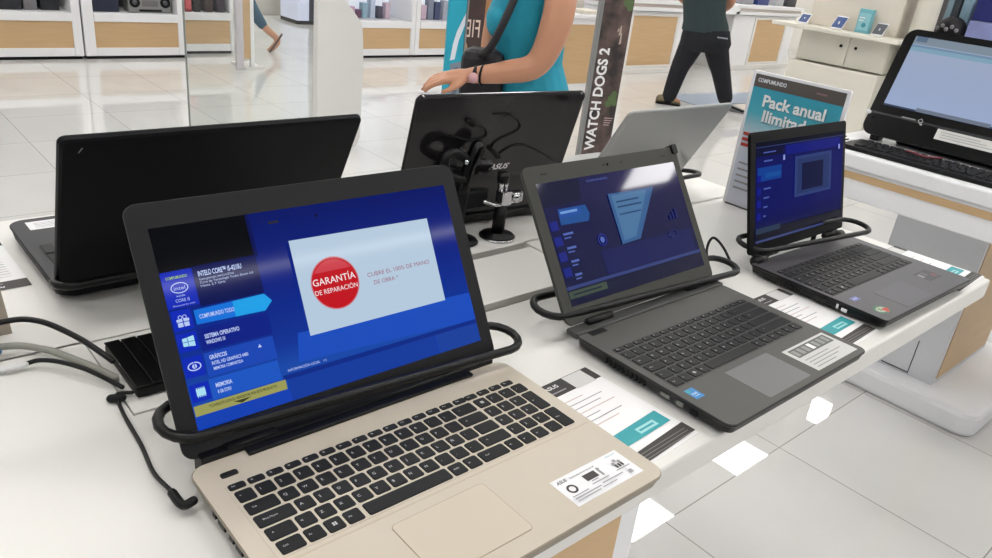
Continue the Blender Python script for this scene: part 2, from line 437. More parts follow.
# ---- hero laptop, screen picture in mm from the lower left corner
def art1(T, W, Hh):
    a = Art(T)
    a.rect(0, 0, W, Hh, screen_gradient('display_blue', [(0, '1442a0'), (.18, '1748a8'), (.30, '0e3294'), (.62, '041f80'), (1, '031464')]))
    navy = SCR('navy', '040f50'); deep = SCR('deep', '081a78'); tile = SCR('tile', '0c28b4'); black = SCR('black', '030409')
    tx = SCR('text', 'b9c9f2'); cy = SCR('cyan', '1f9fe6'); cy2 = SCR('cyan_blue', '1470d8'); dim = SCR('dim', '0a1f84'); mid = SCR('mid', '1a46b2')
    a.poly([(0, 150), (96, 150), (95, Hh), (0, Hh)], black)
    a.rect(93, 150, 97, Hh, navy)
    a.rect(30, 113, 94, 152, navy)
    a.rect(0, 116, 29.5, 151, tile)
    a.rect(0, 0, W, 13, SCR('taskbar', '123fb0'))
    a.poly([(112, 36), (342, 26), (W, 26), (W, 59), (342, 60), (118, 65)], SCR('glow', '1a4cba'))
    a.rect(92, 22, W, 27, SCR('dusk', '0c2a86'))
    a.rect(96, 0, 282, 22, SCR('low', '123a9c')); a.rect(283, 0, W, 22, SCR('low2', '1a409c'))
    for (y0, y1) in ((94.5, 113.8), (74.4, 92), (49.5, 69), (26, 43.2)): a.rect(1, y0, 19.4, y1, tile)
    a.rect(21, 71, 92, 93, dim); a.rect(21, 46, 91, 69, mid); a.rect(20, 24, 90, 44, SCR('mid2', '1c55c0'))
    a.poly([(22, 97), (90.5, 95.3), (99.5, 103.6), (93, 112), (22, 111)], cy2)
    a.poly([(60, 96), (90.5, 95.3), (99.5, 103.6), (93, 112), (60, 111.5)], cy)
    a.text('COMPUMUNDO TODO', 26, 101.8, 4.2, tx, width=34, bold=.02)
    # processor badge
    a.text('COMPUMUNDO', 4, 143.5, 2.6, SCR('lime', '9fc25a'), width=20, bold=.02)
    a.ring(14.5, 134.5, 8.2, .9, tx, ry=5.2); a.text('intel', 9.2, 132.6, 3.6, tx, width=10.5)
    a.text('inside', 10, 126.2, 2, tx, width=8); a.text('CORE i5', 8.2, 121.3, 3, tx, width=13); a.text('Powered by intel', 5, 117.6, 1.4, tx, width=20)
    a.text('INTEL® CORE™ i5-4210U', 34, 141.5, 5, tx, width=43, bold=.03)
    a.text('Cuarta generación, Intel Core i5 Dual', 34, 137.6, 2.2, tx, width=34)
    a.text('Core de Tecnología Turbo Boost 2.0', 34, 134.3, 2.2, tx, width=53); a.text('Hasta 2.7 GHz', 34, 131, 2.2, tx, width=24)
    # gift, window, eye and chip icons
    for q in ((5, 98, 9.8, 102), (10.7, 98, 15.4, 102), (4.4, 102.7, 9.8, 105.4), (10.7, 102.7, 16, 105.4)): a.rect(*q, tx)
    a.ring(8.2, 107, 2, .6, tx, 12); a.ring(12.3, 107, 2, .6, tx, 12)
    ic = SCR('icon', 'a9dcf0')
    a.poly([(5, 79.5), (9.6, 79), (9.6, 83), (5, 83)], ic); a.poly([(10.1, 79), (16, 78.2), (16, 83), (10.1, 83)], ic)
    a.poly([(5, 83.5), (9.6, 83.5), (9.6, 87.4), (5, 86.9)], ic); a.poly([(10.1, 83.5), (16, 83.5), (16, 88.3), (10.1, 87.5)], ic)
    a.ring(10.2, 59.5, 6.4, 1.1, tx, ry=4.2); a.disc(10.2, 59.5, 2.2, tx); a.rect(10, 57.6, 10.7, 63.8, tile)
    a.rect(6, 31.5, 14.5, 38, ic)
    for i in range(5): a.rect(6.4+i*1.7, 30.2, 7.2+i*1.7, 31.5, ic); a.rect(6.4+i*1.7, 38, 7.2+i*1.7, 39.3, ic)
    a.text('SISTEMA OPERATIVO', 25.5, 82.4, 4, tx, width=34, bold=.03); a.text('WINDOWS 10', 25.5, 76.8, 3.6, tx, width=18.5, bold=.03)
    a.text('GRÁFICOS', 25, 62, 4, tx, width=17, bold=.03); a.text('INTEL HD GRAPHICS 4400', 26, 56.4, 3.4, tx, width=36, bold=.02); a.text('MEMORIA COMPARTIDA', 26.5, 51.4, 3, tx, width=29, bold=.02)
    a.text('MEMORIA', 24.5, 35, 4, tx, width=16, bold=.03); a.text('8 GB DDR3', 25, 29, 3.4, tx, width=13, bold=.02)
    a.poly([(73, 61), (77, 61), (75, 64.5)], tx)
    a.rect(-.0, 13.5, 92.2, 23.2, SCR('khaki', '9a9a58')); a.text('*CONSULTE CON EL VENDEDOR POR ESTE PRODUCTO', 14, 18.4, 2.6, SCR('olive', '3b3f22'), width=68, bold=.02)
    a.poly([(37, 17.2), (55, 17.2), (45, 13.9)], SCR('olive', '3b3f22'))
    a.text('INFORMACIÓN LEGAL', 97, 29.6, 2.7, tx, width=36); a.text('(+)', 137, 29.8, 2.2, tx)
    # warranty card
    a.poly([(129.4, 59), (304.7, 58.7), (306.3, 157.3), (130.6, 159.5)], SCR('card', 'b4c9dc'))
    a.disc(171.5, 107, 28.6, SCR('halo', 'c58a98'), 40); a.disc(171.5, 107, 27.4, SCR('red', 'bf1420'), 40)
    a.poly([(171.5+24*math.cos(t), 112+20*math.sin(t)) for t in [math.radians(25+130*i/16) for i in range(17)]], SCR('red_lit', 'cc3e4a'))
    wt = SCR('white', 'f0e6ea')
    a.text('GARANTÍA', 145.6, 107.5, 7.4, wt, width=51, bold=.005); a.text('DE REPARACIÓN', 145.6, 97.6, 5.2, wt, width=51)
    br = SCR('plum', '9a5a74')
    a.text('CUBRE EL 100% DE MANO', 211, 105, 4.8, br, width=84); a.text('DE OBRA *', 217, 95.5, 4.8, br, width=32)
    return a

CHAMP = M('champagne_metal', 'c3b9aa', .38, metal=.15, noise=.02, nscale=40)
CHAMP_SIDE = M('champagne_side', '8f8576', .4, metal=.3, noise=.03)
GUN = M('gunmetal_shell', '131316', .45, spec=.22, noise=.06, nscale=50)
def extra1(r, z, LT):
    b = MB(); b.box(-.137, .138, .1165, .135, z-.004, z+.0035, BLACKP, .001); b.box(-.178, .178, .127, .148, .004, z+.006, BLACKP, .002); b.build('hinge_cover', r, 'black hinge cover behind the keyboard')
    a = Art(Matrix.Translation((0, 0, z+.0002)))
    pad = MB(); pad.slab(.1045, .073, .005, z, z+.00045, M('touchpad_rim', 'a08f78', .5), 0, -.028, -.072); pad.slab(.1031, .0716, .0045, z, z+.0006, M('touchpad_face', 'c6bcab', .36, metal=.1, noise=.015), 0, -.028, -.072)
    pad.build('touchpad', r, 'champagne touchpad with a fine darker outline')
    cr = MB(); cr.box(-.187, .187, -.0235, -.0215, z, z+.0003, M('deck_crease', 'bdb2a0', .5)); cr.build('deck_crease', r)
    ST = M('sticker_white', 'e9e9ec', .4, noise=.01)
    a = Art(Matrix.Translation((.078, -.112, z+.0003)))
    a.rect(0, 0, 95, 39.5, ST); a.text('ASUS', 4, 32, 4, INK, bold=.03, shear=.3); a.text('Garantía Internacional', 22, 32.3, 2.6, INK, width=34)
    a.ring(13, 21, 6, 2.4, INK); a.rect(34, 20, 51, 29, INK); a.rect(38, 17.5, 47, 18.8, INKG); a.rect(54, 18, 57, 27, INKG); a.disc(56, 28, 2, INKG)
    for i in range(3): a.disc(76+i*4, 24+i % 2*3, 2.2, INKG); a.rect(75+i*4, 17, 77.4+i*4, 22, INK)
    a.text('asus.com', 76, 34.5, 2.2, TEALP, width=14)
    for i, (x0, x1, yy) in enumerate(((4, 26, 11), (34, 58, 13.5), (70, 90, 14), (4, 40, 7.6), (44, 74, 9), (4, 36, 4), (40, 60, 4.5))): a.rect(x0, yy, x1, yy+1.2, INKG)
    a.rect(80, 4, 85, 9, INKG)
    a.build('sticker', r, 'white paper sticker with small icons by the palm rest')
    a = Art(LT @ Matrix.Translation((0, .2065, .0003)))
    a.disc(-2, .0, 1.6, SCR('lens', '000000')); a.rect(-57, -1, -45, 1.2, BLACKP); a.build('webcam', r)
    for yy, w_ in ((.07, .006), (.055, .014), (.035, .008), (.02, .012), (.0, .012)):
        b = MB(); b.box(-.191, -.1875, yy-w_/2, yy+w_/2, .009, .015, BLACKP); b.build('port', r)

laptop('large champagne laptop in front, a red warranty disc on its blue screen', (0, 0, 0), .385, .256, CHAMP, CHAMP_SIDE,
       (.5222, .1353, .0015, .1902, .0005, .2432, 0), (.3444, .1936, .025, art1), ('wide', 0, 0, 1), corner=.016, extra=extra1, plate=CHAMP,
       bezel=GUN, thick=.008)
# ---- second laptop: grey deck, dim screen tilted far back
def art2(T, W, Hh):
    a = Art(T)
    a.rect(0, 0, W, Hh, screen_gradient('display_indigo', [(0, '070c36'), (.3, '070c3c'), (.7, '0a0a40'), (1, '141248')], rough=.05))
    dk = SCR('ink_blue', '070b30', rough=.05); tx = SCR('soft', '4f66b0', rough=.05); ti = SCR('tile2', '0d1c7c', rough=.05)
    a.poly([(0, 140), (76, 141), (85, 173), (0, Hh)], dk)
    a.rect(0, 0, W, 22, dk); a.rect(0, 22.5, W, 27, SCR('line2', '2b3a74', rough=.05))
    a.rect(87, 28, 300, 64, SCR('lake', '0a1350', rough=.05))
    a.poly([(24, 112), (80, 110), (86, 120), (82, 134), (26, 134.5)], SCR('teal2', '104a8c', rough=.05))
    a.poly([(27, 122), (70, 122), (70, 133), (27, 133.5)], SCR('teal3', '1a4a9a', rough=.05))
    a.rect(29, 127, 63, 130.5, SCR('soft2', '6f9ad0', rough=.05))
    for y0 in (106, 84, 62, 40): a.rect(3, y0, 18, y0+13, ti)
    for i, (y0, s) in enumerate(((97, 'SISTEMA'), (77, 'GRÁFICOS'), (58, 'MEMORIA'), (39, 'DISCO'))):
        a.rect(22, y0, 42-i*2, y0+3, tx); a.rect(22, y0-5, 36-i, y0-3.2, tx)
    a.rect(0, 10, 77.5, 20, SCR('olive2', '3c4a3c', rough=.05)); a.rect(8, 14, 66, 16, dk)
    a.text('COMPUMUNDO', 97, 165, 3.4, tx, width=46)
    a.ring(95, 79, 9, 2, SCR('tile3', '14248c', rough=.05)); a.disc(95, 79, 4.5, tx)
    c = SCR('card2', '2f5a8c', rough=.05); c2 = SCR('card3', '467099', rough=.05)
    a.poly([(133.3, 142.4), (239.5, 140), (176, 67), (134, 65.4)], c); a.poly([(140, 139), (222, 138), (168, 72), (140, 70)], c2)
    a.rect(146, 127, 198, 129.5, SCR('ink2', '173a66', rough=.05)); a.rect(146, 119, 202, 121.5, SCR('ink2', '173a66', rough=.05)); a.rect(146, 108, 196, 110, SCR('ink2', '173a66', rough=.05))
    for i in range(3): a.rect(258+i*8, 84, 262+i*8, 92+i*4, SCR('bars2', '101a5c', rough=.05))
    a.ring(255, 62, 12, 2, SCR('bars2', '101a5c', rough=.05), ry=6)
    return a
GREY = M('dark_grey_shell', '53524f', .5, spec=.35, noise=.03, nscale=60)
GREYD = M('dark_grey_side', '262626', .45, spec=.3, noise=.05)
BEZ2 = M('grey_bezel', '3c3c38', .55, spec=.25, noise=.03)
def ports(r, w, spec, mats):
    for yy, w_, z0, z1, mi in spec:
        b = MB(); b.box(-w/2+.0008, -w/2+.004, yy-w_/2, yy+w_/2, z0, z1, mats[mi]); b.build('port', r)
def extra2(r, z, LT):
    b = MB(); b.slab(.1, .066, .003, z, z+.0004, M('touchpad_grey', '6d6d6e', .4, noise=.02), 0, -.024, -.081); b.build('touchpad', r, 'lighter grey touchpad')
    a = Art(Matrix.Translation((.047, -.114, z+.0003)))
    a.rect(0, 0, 112, 55, M('sticker_silver', 'c9c9c7', .45, noise=.02)); a.rect(8, 32, 106, 51, M('sticker_band', '5c5d5b', .5))
    for i in range(7): a.rect(11+i*13.4, 35, 20+i*13.4, 48, PAPER if i == 3 else M('sticker_grey', '90918e', .5))
    for i in range(4): a.rect(8, 5+i*6, 60+(i*17) % 40, 6.6+i*6, M('sticker_grey', '90918e', .5))
    a.build('sticker', r, 'silver feature sticker with a dark band')
    a = Art(Matrix.Translation((-.158, -.066, z+.0003))); a.rect(0, 0, 16.5, 20, M('badge_blue', '1f7fc0', .35)); a.rect(1, 13, 7, 19, TEALP); a.text('intel', 3, 8, 4, PAPER, width=10); a.text('inside', 3.5, 4.5, 2.4, PAPER, width=9); a.build('processor_badge', r, 'small blue processor badge')
    ports(r, .343, [(-.03, .013, .009, .014, 0), (-.052, .009, .009, .015, 1), (-.072, .010, .008, .014, 2)]+[(.065-i*.007, .003, .008, .016, 2) for i in range(10)], (GREYG, GREYG, BLACKP))
    b = MB(); b.slab(.013, .016, .003, -.012, .004, BLACKP, .001, .166, .222, 3, LT); b.build('corner_clip', r, 'black clip on the screen corner')
    b = MB(); b.box(-.152, -.122, .107, .117, z, z+.0006, BLACKP); b.box(-.172, .172, .117, .138, z-.006, z+.003, M('hinge_grey', '3a3a39', .5), .002); b.build('hinge_cover', r)
    a = Art(LT @ Matrix.Translation((0, .214, .0003))); a.disc(0, 0, 2, SCR('lens', '000000')); a.rect(-11, -1, -5, 1, BLACKP); a.rect(30, -1, 34, 1, BLACKP); a.rect(-140, -1.2, -128, .6, BLACKP); a.rect(128, -1.2, 140, .6, BLACKP); a.build('webcam', r)
laptop('dark grey laptop with a grey-framed indigo screen tilted far back', (.493, .0036, 0), .3427, .2474, GREY, GREYD,
       (.603, .1331, .0033, .1715, .003, .2265, -.0015), (.3099, .1743, .0273, art2), ('slim', -.0195, .012, 1), corner=.012, extra=extra2, kbmat=KEYM2, plate=M('keyboard_tray', '3f3f3e', .5), bezel=BEZ2, legend=True)

# ---- third laptop
def art3(T, W, Hh):
    a = Art(T)
    a.rect(0, 0, W, Hh, screen_gradient('display_midnight', [(0, '040836'), (.3, '060c56'), (.75, '070e5c'), (1, '050838')], rough=.09))
    dk = SCR('coal', '05071c', rough=.09); tx = SCR('soft3', '4a5aa8', rough=.09)
    a.rect(0, 150, 88, Hh, SCR('coal2', '060a30', rough=.09)); a.rect(0, 166, W, Hh, dk); a.rect(0, 165, W, 166.6, SCR('line3', '2a3566', rough=.09))
    a.rect(96, 146, 296, 163, SCR('bar3', '0a1474', rough=.09))
    a.rect(5, 107, 83, 131, SCR('tile4', '0b3a8a', rough=.09)); a.rect(30, 112, 80, 120, SCR('tile5', '0e4a94', rough=.09))
    for y0 in (112, 90, 68, 46): a.rect(4, y0-6, 16, y0+6, SCR('tile6', '0b1680', rough=.09))
    for i, (s, y0) in enumerate((('INTEL CORE i5', 140), ('SISTEMA', 92), ('GRÁFICOS', 76), ('MEMORIA', 60), ('DISCO', 44))): a.rect(24, y0, 52-5*i, y0+2.6, tx)
    a.rect(22, 155, 62, 157, tx)
    a.rect(127.6, 66, 263, 140.4, SCR('frame3', '2a3a70', rough=.09)); a.rect(137, 71, 254, 135, SCR('frame4', '223262', rough=.09)); a.rect(153, 76.5, 231.6, 126, SCR('frame5', '0a1038', rough=.09))
    a.rect(0, 0, W, 4, SCR('line4', '3a4474', rough=.09)); a.rect(0, 4, W, 22, dk); a.rect(0, 16, 80, 26, SCR('olive4', '20304a', rough=.09))
    for q in ((86, 138), (288, 141)): a.rect(q[0], q[1], q[0]+6, q[1]+9, SCR('spark', '8a96d8', rough=.09))
    return a
PLUM = M('smoky_shell', '48464a', .34, noise=.03, nscale=50)
PLUMD = M('smoky_side', '0d0d0f', .4, spec=.3, noise=.05)
def extra3(r, z, LT):
    b = MB(); b.slab(.1, .058, .003, z, z+.0004, M('touchpad_smoky', '504e54', .34), 0, -.03, -.086); b.build('touchpad', r)
    a = Art(Matrix.Translation((-.135, -.096, z+.0003)))
    GR = M('ink_green', '3f7a5a', .5); a.disc(0, 0, 17, M('sticker_pale', 'b9b7a8', .5), 32, 12); a.ring(0, 0, 17, 4, GR, 32, 12); a.poly([(0, -11.5), (6, -10), (12, -7), (16.5, -2), (10, 2), (0, 1)], REDI); a.rect(-7, -3, 1, 6, M('ink_leaf', '7da07a', .5)); a.build('sticker', r, 'round green and red sticker on the palm rest')
    a = Art(Matrix.Translation((-.146, -.058, z+.0003))); a.rect(0, 0, 20, 11, M('badge_violet', '6f78b8', .4)); a.text('intel', 3, 4, 4, PAPER, width=13); a.build('processor_badge', r)
    a = Art(Matrix.Translation((.078, -.105, z+.0003))); a.rect(0, 18, 52, 50, M('film_dark', '38363a', .4)); a.rect(4, 32, 12, 44, INKG); a.rect(16, 34, 30, 46, M('film_mid', '57555a', .4)); a.rect(36, 24, 46, 34, M('film_red', '7d3038', .4)); a.build('film_label', r, 'dark clear film label')
    ports(r, .34, [(-.012, .02, .007, .014, 0), (-.042, .004, .008, .016, 1), (-.054, .010, .007, .013, 1)]+[(.07-i*.006, .003, .007, .014, 0) for i in range(9)], (GREYD, CHROME))
    for xx in (-.158, .128):
        b = MB(); b.cyl((xx, .122, z+.001), (xx+.03, .122, z+.001), .009, PLUMD, 14); b.build('hinge_barrel', r)
laptop('smoky laptop with an upright dark blue screen in front of the plan poster', (.962, .0259, -.0149), .3406, .2437, PLUM, PLUMD,
       (.2627, .1248, .0064, .1685, .006, .2175, -.003), (.3099, .1743, .0249, art3), ('slim', -.0105, .0075, .985), corner=.006, extra=extra3, kbmat=KEYM2, plate=M('keyboard_tray_smoky', '2d2c2f', .5), bezel=M('lid_coal', '050507', .5, spec=.15, noise=.05), lidcorner=.006)

# ---- the far row, seen from behind
def dark_art(T, W, Hh):
    a = Art(T); a.rect(0, 0, W, Hh, SCR('idle', '0a1a50', .8)); a.rect(20, 20, 90, Hh-20, SCR('idle2', '1434a0', .8)); return a
LIDBLK = M('lid_black_matte', '08090d', .5, spec=.16, noise=.08, nscale=60)
DECKBLK = M('deck_black', '2a2b30', .45, spec=.3, noise=.04)
def extra4(r, z, LT):
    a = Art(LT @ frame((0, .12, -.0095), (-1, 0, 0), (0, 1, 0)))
    a.poly([(-172, 113), (-170.5, 113), (-166.5, 120), (-168.5, 120)], M('lid_glint', '8a8b92', .3)); a.build('lid_glint', r)  # glint at the lid corner, painted on as a pale slanted bar
    a = Art(Matrix.Translation((.095, -.113, z+.0003))); a.rect(0, 0, 75, 34, M('sticker_white', 'e9e9ec', .4)); a.ring(20, 20, 8, 3, INKG)
    for i in range(4): a.rect(34, 8+i*6, 66, 9.6+i*6, INKG)
    a.build('sticker', r, 'white sticker on the palm rest'); b = MB(); b.slab(.105, .07, .004, z, z+.0004, M('touchpad_black', '26262a', .4), 0, -.02, -.075); b.build('touchpad', r)
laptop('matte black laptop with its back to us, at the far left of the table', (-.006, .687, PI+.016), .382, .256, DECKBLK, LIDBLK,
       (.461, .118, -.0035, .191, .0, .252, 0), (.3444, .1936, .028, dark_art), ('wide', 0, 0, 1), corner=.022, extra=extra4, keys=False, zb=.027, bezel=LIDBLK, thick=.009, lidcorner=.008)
LIDGLS = M('lid_black_gloss', '211f21', .08, spec=.4, noise=.03)
def extra5(r, z, LT):
    a = Art(LT @ frame((-.0, .09, -.0078), (-1, 0, 0), (0, 1, 0)), .0001); a.text('ASUS', -1, 6, 11, CHROME, width=45, bold=.025, shear=.42); a.build('logo', r, 'silver ASUS lettering on the lid')
laptop('glossy black laptop seen from behind with a silver ASUS logo on its lid', (.516, .674, PI-.098), .352, .25, DECKBLK, BLACKG,
       (.256, .112, 0, .176, .0, .243, 0), (.3099, .1743, .03, dark_art), ('slim', -.01, .012, 1), corner=.012, extra=extra5, keys=False, bezel=LIDGLS, thick=.0075)
LIDSIL = M('lid_silver', 'a9aaa8', .36, metal=.35, noise=.02)
laptop('silver laptop seen from behind, lid leaning far open, beside the poster', (.93, .663, PI-.02), .335, .24, LIDSIL, M('deck_side_grey', '77787a', .4),
       (.504, .112, 0, .1675, .0, .2315, 0), (.3099, .1743, .028, dark_art), ('slim', -.01, .012, .97), corner=.012, keys=False, bezel=LIDSIL, thick=.007)

# ------------------------------------------------------------------ security clamps: a padded loop round the foot of each lid
def clamp(label, pose, hl, hd, cx, cy, z, slope, tilt, rad=.0052, posts=.42):
    x, y, a = pose
    r = thing('security_clamp', label, 'security clamp', (x, y, 0), a, 'security clamps')
    pts = []
    R = hd
    for i in range(9): t = -PI/2+PI*i/8; pts.append((cx+hl-R+R*math.cos(t)*1.0, R*math.sin(t)))
    for i in range(1, 8): pts.append((cx+hl-R-(2*(hl-R))*i/8, R))
    for i in range(9): t = PI/2+PI*i/8; pts.append((cx-hl+R+R*math.cos(t), R*math.sin(t)))
    for i in range(1, 8): pts.append((cx-hl+R+(2*(hl-R))*i/8, -R))
    P3 = [(px, cy+py+slope*px, z+tilt*px+.12*py) for px, py in pts]
    b = MB(); b.tube(P3, rad, RUBBER, 10, closed=True); b.build('padded_loop', r)
    for s in ((-posts, posts) if posts else ()):
        px = cx+s*hl; yy = cy+hd+slope*px
        b = MB(); b.tube([(px, yy, .004), (px, yy, z+tilt*px+.1*hd)], .0045, BLACKP, 10); b.slab(.03, .024, .004, 0, .004, BLACKP, .001, px, yy+.004, 3); b.build('post', r)
clamp('black padded clamp loop round the foot of the red-disc screen', (0, 0, 0), .2115, .027, .010, .1535, .048, -.05, -.02)
clamp('black padded clamp loop round the foot of the grey-framed screen', (.493, .0036, 0), .2165, .026, .0225, .163, .038, -.055, -.02)
clamp('thin black clamp loop round the foot of the screen before the poster', (.962, .0259, -.0149), .166, .028, .004, .120, .049, -.16, .02, .0048)
clamp('black clamp loop behind the hinge of the matte black laptop', (-.006, .687, PI+.016), .1955, .022, 0, .148, .0405, 0, 0, .0055, .42)
clamp('black clamp loop round the foot of the silver laptop lid', (.93, .663, PI-.02), .19, .032, -.008, .145, .045, 0, 0)

# ------------------------------------------------------------------ spec sheets lying on the table
def sheet(label, x, y, rot, w=138, h=172, head='new ASUS'):
    r = thing('spec_sheet', label, 'price sheet', (x, y, 0), rot, 'printed spec sheets')
    b = MB(); b.slab(w/1000, h/1000, .002, .0001, .0007, PAPER); b.build('paper', r)
    a = Art(Matrix.Translation((-w/2000, -h/2000, .00075)))
    a.rect(0, h-27, w, h, INK); a.text(head, 30, h-12, 6, PAPER, width=44, bold=.02); a.rect(30, h-21, 78, h-19, INKG)
    a.rect(90, h-29, 126, h-1, M('sheet_pale_box', 'd2d1cf', .6))
    for i, wd in enumerate((70, 96, 84, 100, 62, 92, 76)): a.rect(14, h-42-i*8.6, 14+wd, h-40.6-i*8.6, INKG if i % 3 else M('ink_rose', 'cbb4b2', .6))
    a.poly([(30, 32), (w-8, 34), (w-8, 58), (30, 54)], TEALP); a.rect(w-60, 38, w-26, 48, M('teal_light', '9fd4d6', .5)); a.rect(w-57, 41.5, w-30, 44.5, TEALP)
    a.poly([(0, 1), (w, 5), (w, 24), (0, 18)], INK)
    for i in range(3): a.rect(8, 5+i*4.6, w-8, 6.2+i*4.6, M('ink_mid', '76746f', .6))
    a.build('print', r)
sheet('printed price sheet with a teal tag, sticking out from under the champagne laptop', .2365, -.006, .05)
sheet('printed price sheet with a teal tag, between the grey laptop and the smoky laptop', .725, .001, .01)
sheet('printed price sheet with a teal tag, on the right-hand table end beyond the smoky laptop', 1.172, -.008, .02)
sheet('printed price sheet lying beside the matte black laptop at the far left', -.279, .715, PI+.03)

# ------------------------------------------------------------------ cables and their cover
r = thing('cable_cover', 'black ribbed cover where the cables leave the table, left of the red-disc screen', 'cable cover', (-.03, .35, 0))
b = MB(); b.box(-.152, .12, -.054, .056, 0, .0135, BLACKP, .003); b.build('housing', r)
for i in range(6):
    b = MB(); b.box(-.152+i*.018, -.1352+i*.018, -.056+.001*i, .057-.001*i, .0136, .0152, RUBBER, .001); b.build('rib', r)
GREYC = M('cable_grey', '8f8f86', .5, noise=.05); BLUEC = M('cable_blue', '2d5f93', .5)
WHC = M('cable_white', 'd8d8d8', .45)
def cable(label, pts, rad, mat, cat='cable', parts=()):
    b = MB(); b.tube(smooth_path(pts), rad, mat, 10, round_ends=True)
    o = b.build('cable'); tag(o, label, cat)
    for nm, mm, q, rr in parts:
        m = MB(); m.tube(smooth_path(q), rr, mm, 10, round_ends=True); m.build(nm, o)
    return o
cable('thick black cable arching from the table edge into the ribbed cover', [(-.42, .43, .02), (-.345, .46, .030), (-.272, .473, .034), (-.236, .458, .034), (-.206, .41, .026), (-.188, .352, .0205)], .0034, RUBBER)
cable('grey cable with a blue section below the arching black cable', [(-.38, .462, .012), (-.278, .457, .012), (-.238, .431, .010), (-.209, .385, .0065), (-.190, .339, .0065)], .0040, GREYC, parts=[('blue_section', BLUEC, [(-.37, .447, .008), (-.315, .449, .009), (-.280, .449, .010)], .0034)])
cable('thin black cable with a white sleeve, lowest of the bundle at left', [(-.36, .425, .005), (-.275, .415, .006), (-.245, .408, .010), (-.216, .368, .012), (-.190, .318, .006)], .0027, RUBBER, parts=[('white_sleeve', WHC, [(-.296, .4165, .006), (-.280, .414, .006), (-.262, .4115, .0075)], .0036)])
cable('thin black power lead running from the cover to the champagne laptop', [(-.184, .305, .004), (-.197, .310, .004), (-.201, .295, .0045), (-.204, .262, .004), (-.206, .21, .004), (-.211, .16, .006), (-.209, .125, .010), (-.207, .106, .011)], .0021, RUBBER,
      parts=[('cable_clip', BLACKP, [(-.196, .299, .005), (-.206, .303, .005)], .0045), ('right_angle_plug', BLACKP, [(-.209, .118, .011), (-.2075, .098, .011), (-.198, .098, .011)], .0042)])
# short lead behind laptop two
cable('thin black lead looping up behind the grey laptop toward its clamp', [(.735, .19, .004), (.752, .215, .03), (.763, .215, .052), (.772, .195, .038), (.778, .17, .006)], .0024, RUBBER)
# reflections in the glossy lid, modelled as thin tubes lying against it
def on_lid5(u, v, off=.0016):
    return LID5 @ Vector((u/1000-.176, v/1000, -.0075-off))
LID5 = Matrix.Translation((.516, .674, 0)) @ Matrix.Rotation(PI-.098, 4, 'Z') @ frame((0, .112, HB), (1, 0, 0), (0, math.sin(.256), math.cos(.256)))
def lid_reflection(label, uv, rad=.0014, blob=None):
    o = cable(label, [on_lid5(*q) for q in uv], rad, BLACKP)
    if blob:
        m = MB(); m.tube([on_lid5(*blob[0], .0046), on_lid5(*blob[1], .0046)], .0045, BLACKP, 10, round_ends=True); m.build('blob', o)
lid_reflection('reflected thin black lead across the upper left of the glossy ASUS lid', [(322, 150), (300, 172), (271, 169), (235, 160), (205, 165), (208, 180), (228, 188), (252, 197)], blob=((238, 192), (250, 199)))
lid_reflection('reflected thin black lead hooked over the right half of the glossy ASUS lid', [(200, 208), (165, 205), (140, 190), (136, 176), (152, 166), (168, 160), (182, 150), (184, 136)], blob=((186, 140), (166, 124)))
lid_reflection('reflected thin black lead curving from the plug to the right edge of the glossy lid', [(166, 126), (145, 140), (122, 144), (95, 136), (60, 120), (20, 98)])

# ------------------------------------------------------------------ small holders on the centre strip
r = thing('display_stand', 'short black stand with a silver clamp on a round chrome-rimmed foot', 'stand', (.5, .487, 0))
b = MB(); b.lathe([(.031, 0), (.0335, .001), (.0335, .003), (.032, .004)], CHROME, 32); b.build('rim', r, 'chrome rim')
b = MB(); b.lathe([(.0315, .004), (.030, .0065), (.012, .009), (.012, .010)], BLACKP, 32); b.build('foot', r)
b = MB(); b.cyl((0, 0, .009), (.001, 0, .062), .0115, BLACKP, 20); b.build('pole', r)
b = MB(); b.box(-.006, .016, -.012, .010, .062, .088, CHROME, .003); b.box(.012, .044, -.010, .006, .064, .084, CHROME, .003); b.cyl((.028, -.014, .074), (.028, .010, .074), .009, CHROME, 16); b.build('clamp_jaw', r, 'silver clamp jaw')
b = MB(); b.tube([(-.042, -.004, .074), (-.02, -.006, .065), (.004, -.006, .063)], .0035, CHROME, 8, round_ends=True); b.build('lever', r)
b = MB(); b.cyl((-.004, 0, .088), (-.005, 0, .112), .005, CHROME, 12); b.cyl((.008, 0, .088), (.007, 0, .108), .004, CHROME, 12); b.build('pins', r)
b = MB(); b.tube([(-.001, 0, .104), (-.002, 0, .121)], .0105, BLACKP, 16); b.build('grip', r)
r = thing('display_stand', 'black stand with a slanting grip, standing left of the silver clamp stand', 'stand', (.424, .5, 0))
b = MB(); b.lathe([(.03, 0), (.033, .002), (.03, .006), (.01, .009)], BLACKP, 28); b.build('foot', r)
b = MB(); b.tube(smooth_path([(-.008, 0, .006), (-.006, 0, .06), (.000, 0, .10)]), .010, BLACKP, 14); b.build('pole', r)
b = MB(); b.tube([(-.004, 0, .095), (.006, 0, .135), (.020, 0, .168)], [.010, .011, .012], BLACKG, 14, round_ends=True); b.build('grip', r)
b = MB(); b.tube(smooth_path([(.0, 0, .115), (-.022, 0, .118), (-.044, 0, .132), (-.046, 0, .156), (-.028, 0, .162), (-.004, 0, .150)]), .0085, BLACKP, 12, round_ends=True); b.sphere((-.012, -.012, .148), .0045, CHROME, 12); b.build('bracket', r)
b = MB(); b.box(-.004, .062, .004, .02, .055, .088, BLACKP, .004); b.build('clamp_jaw', r)

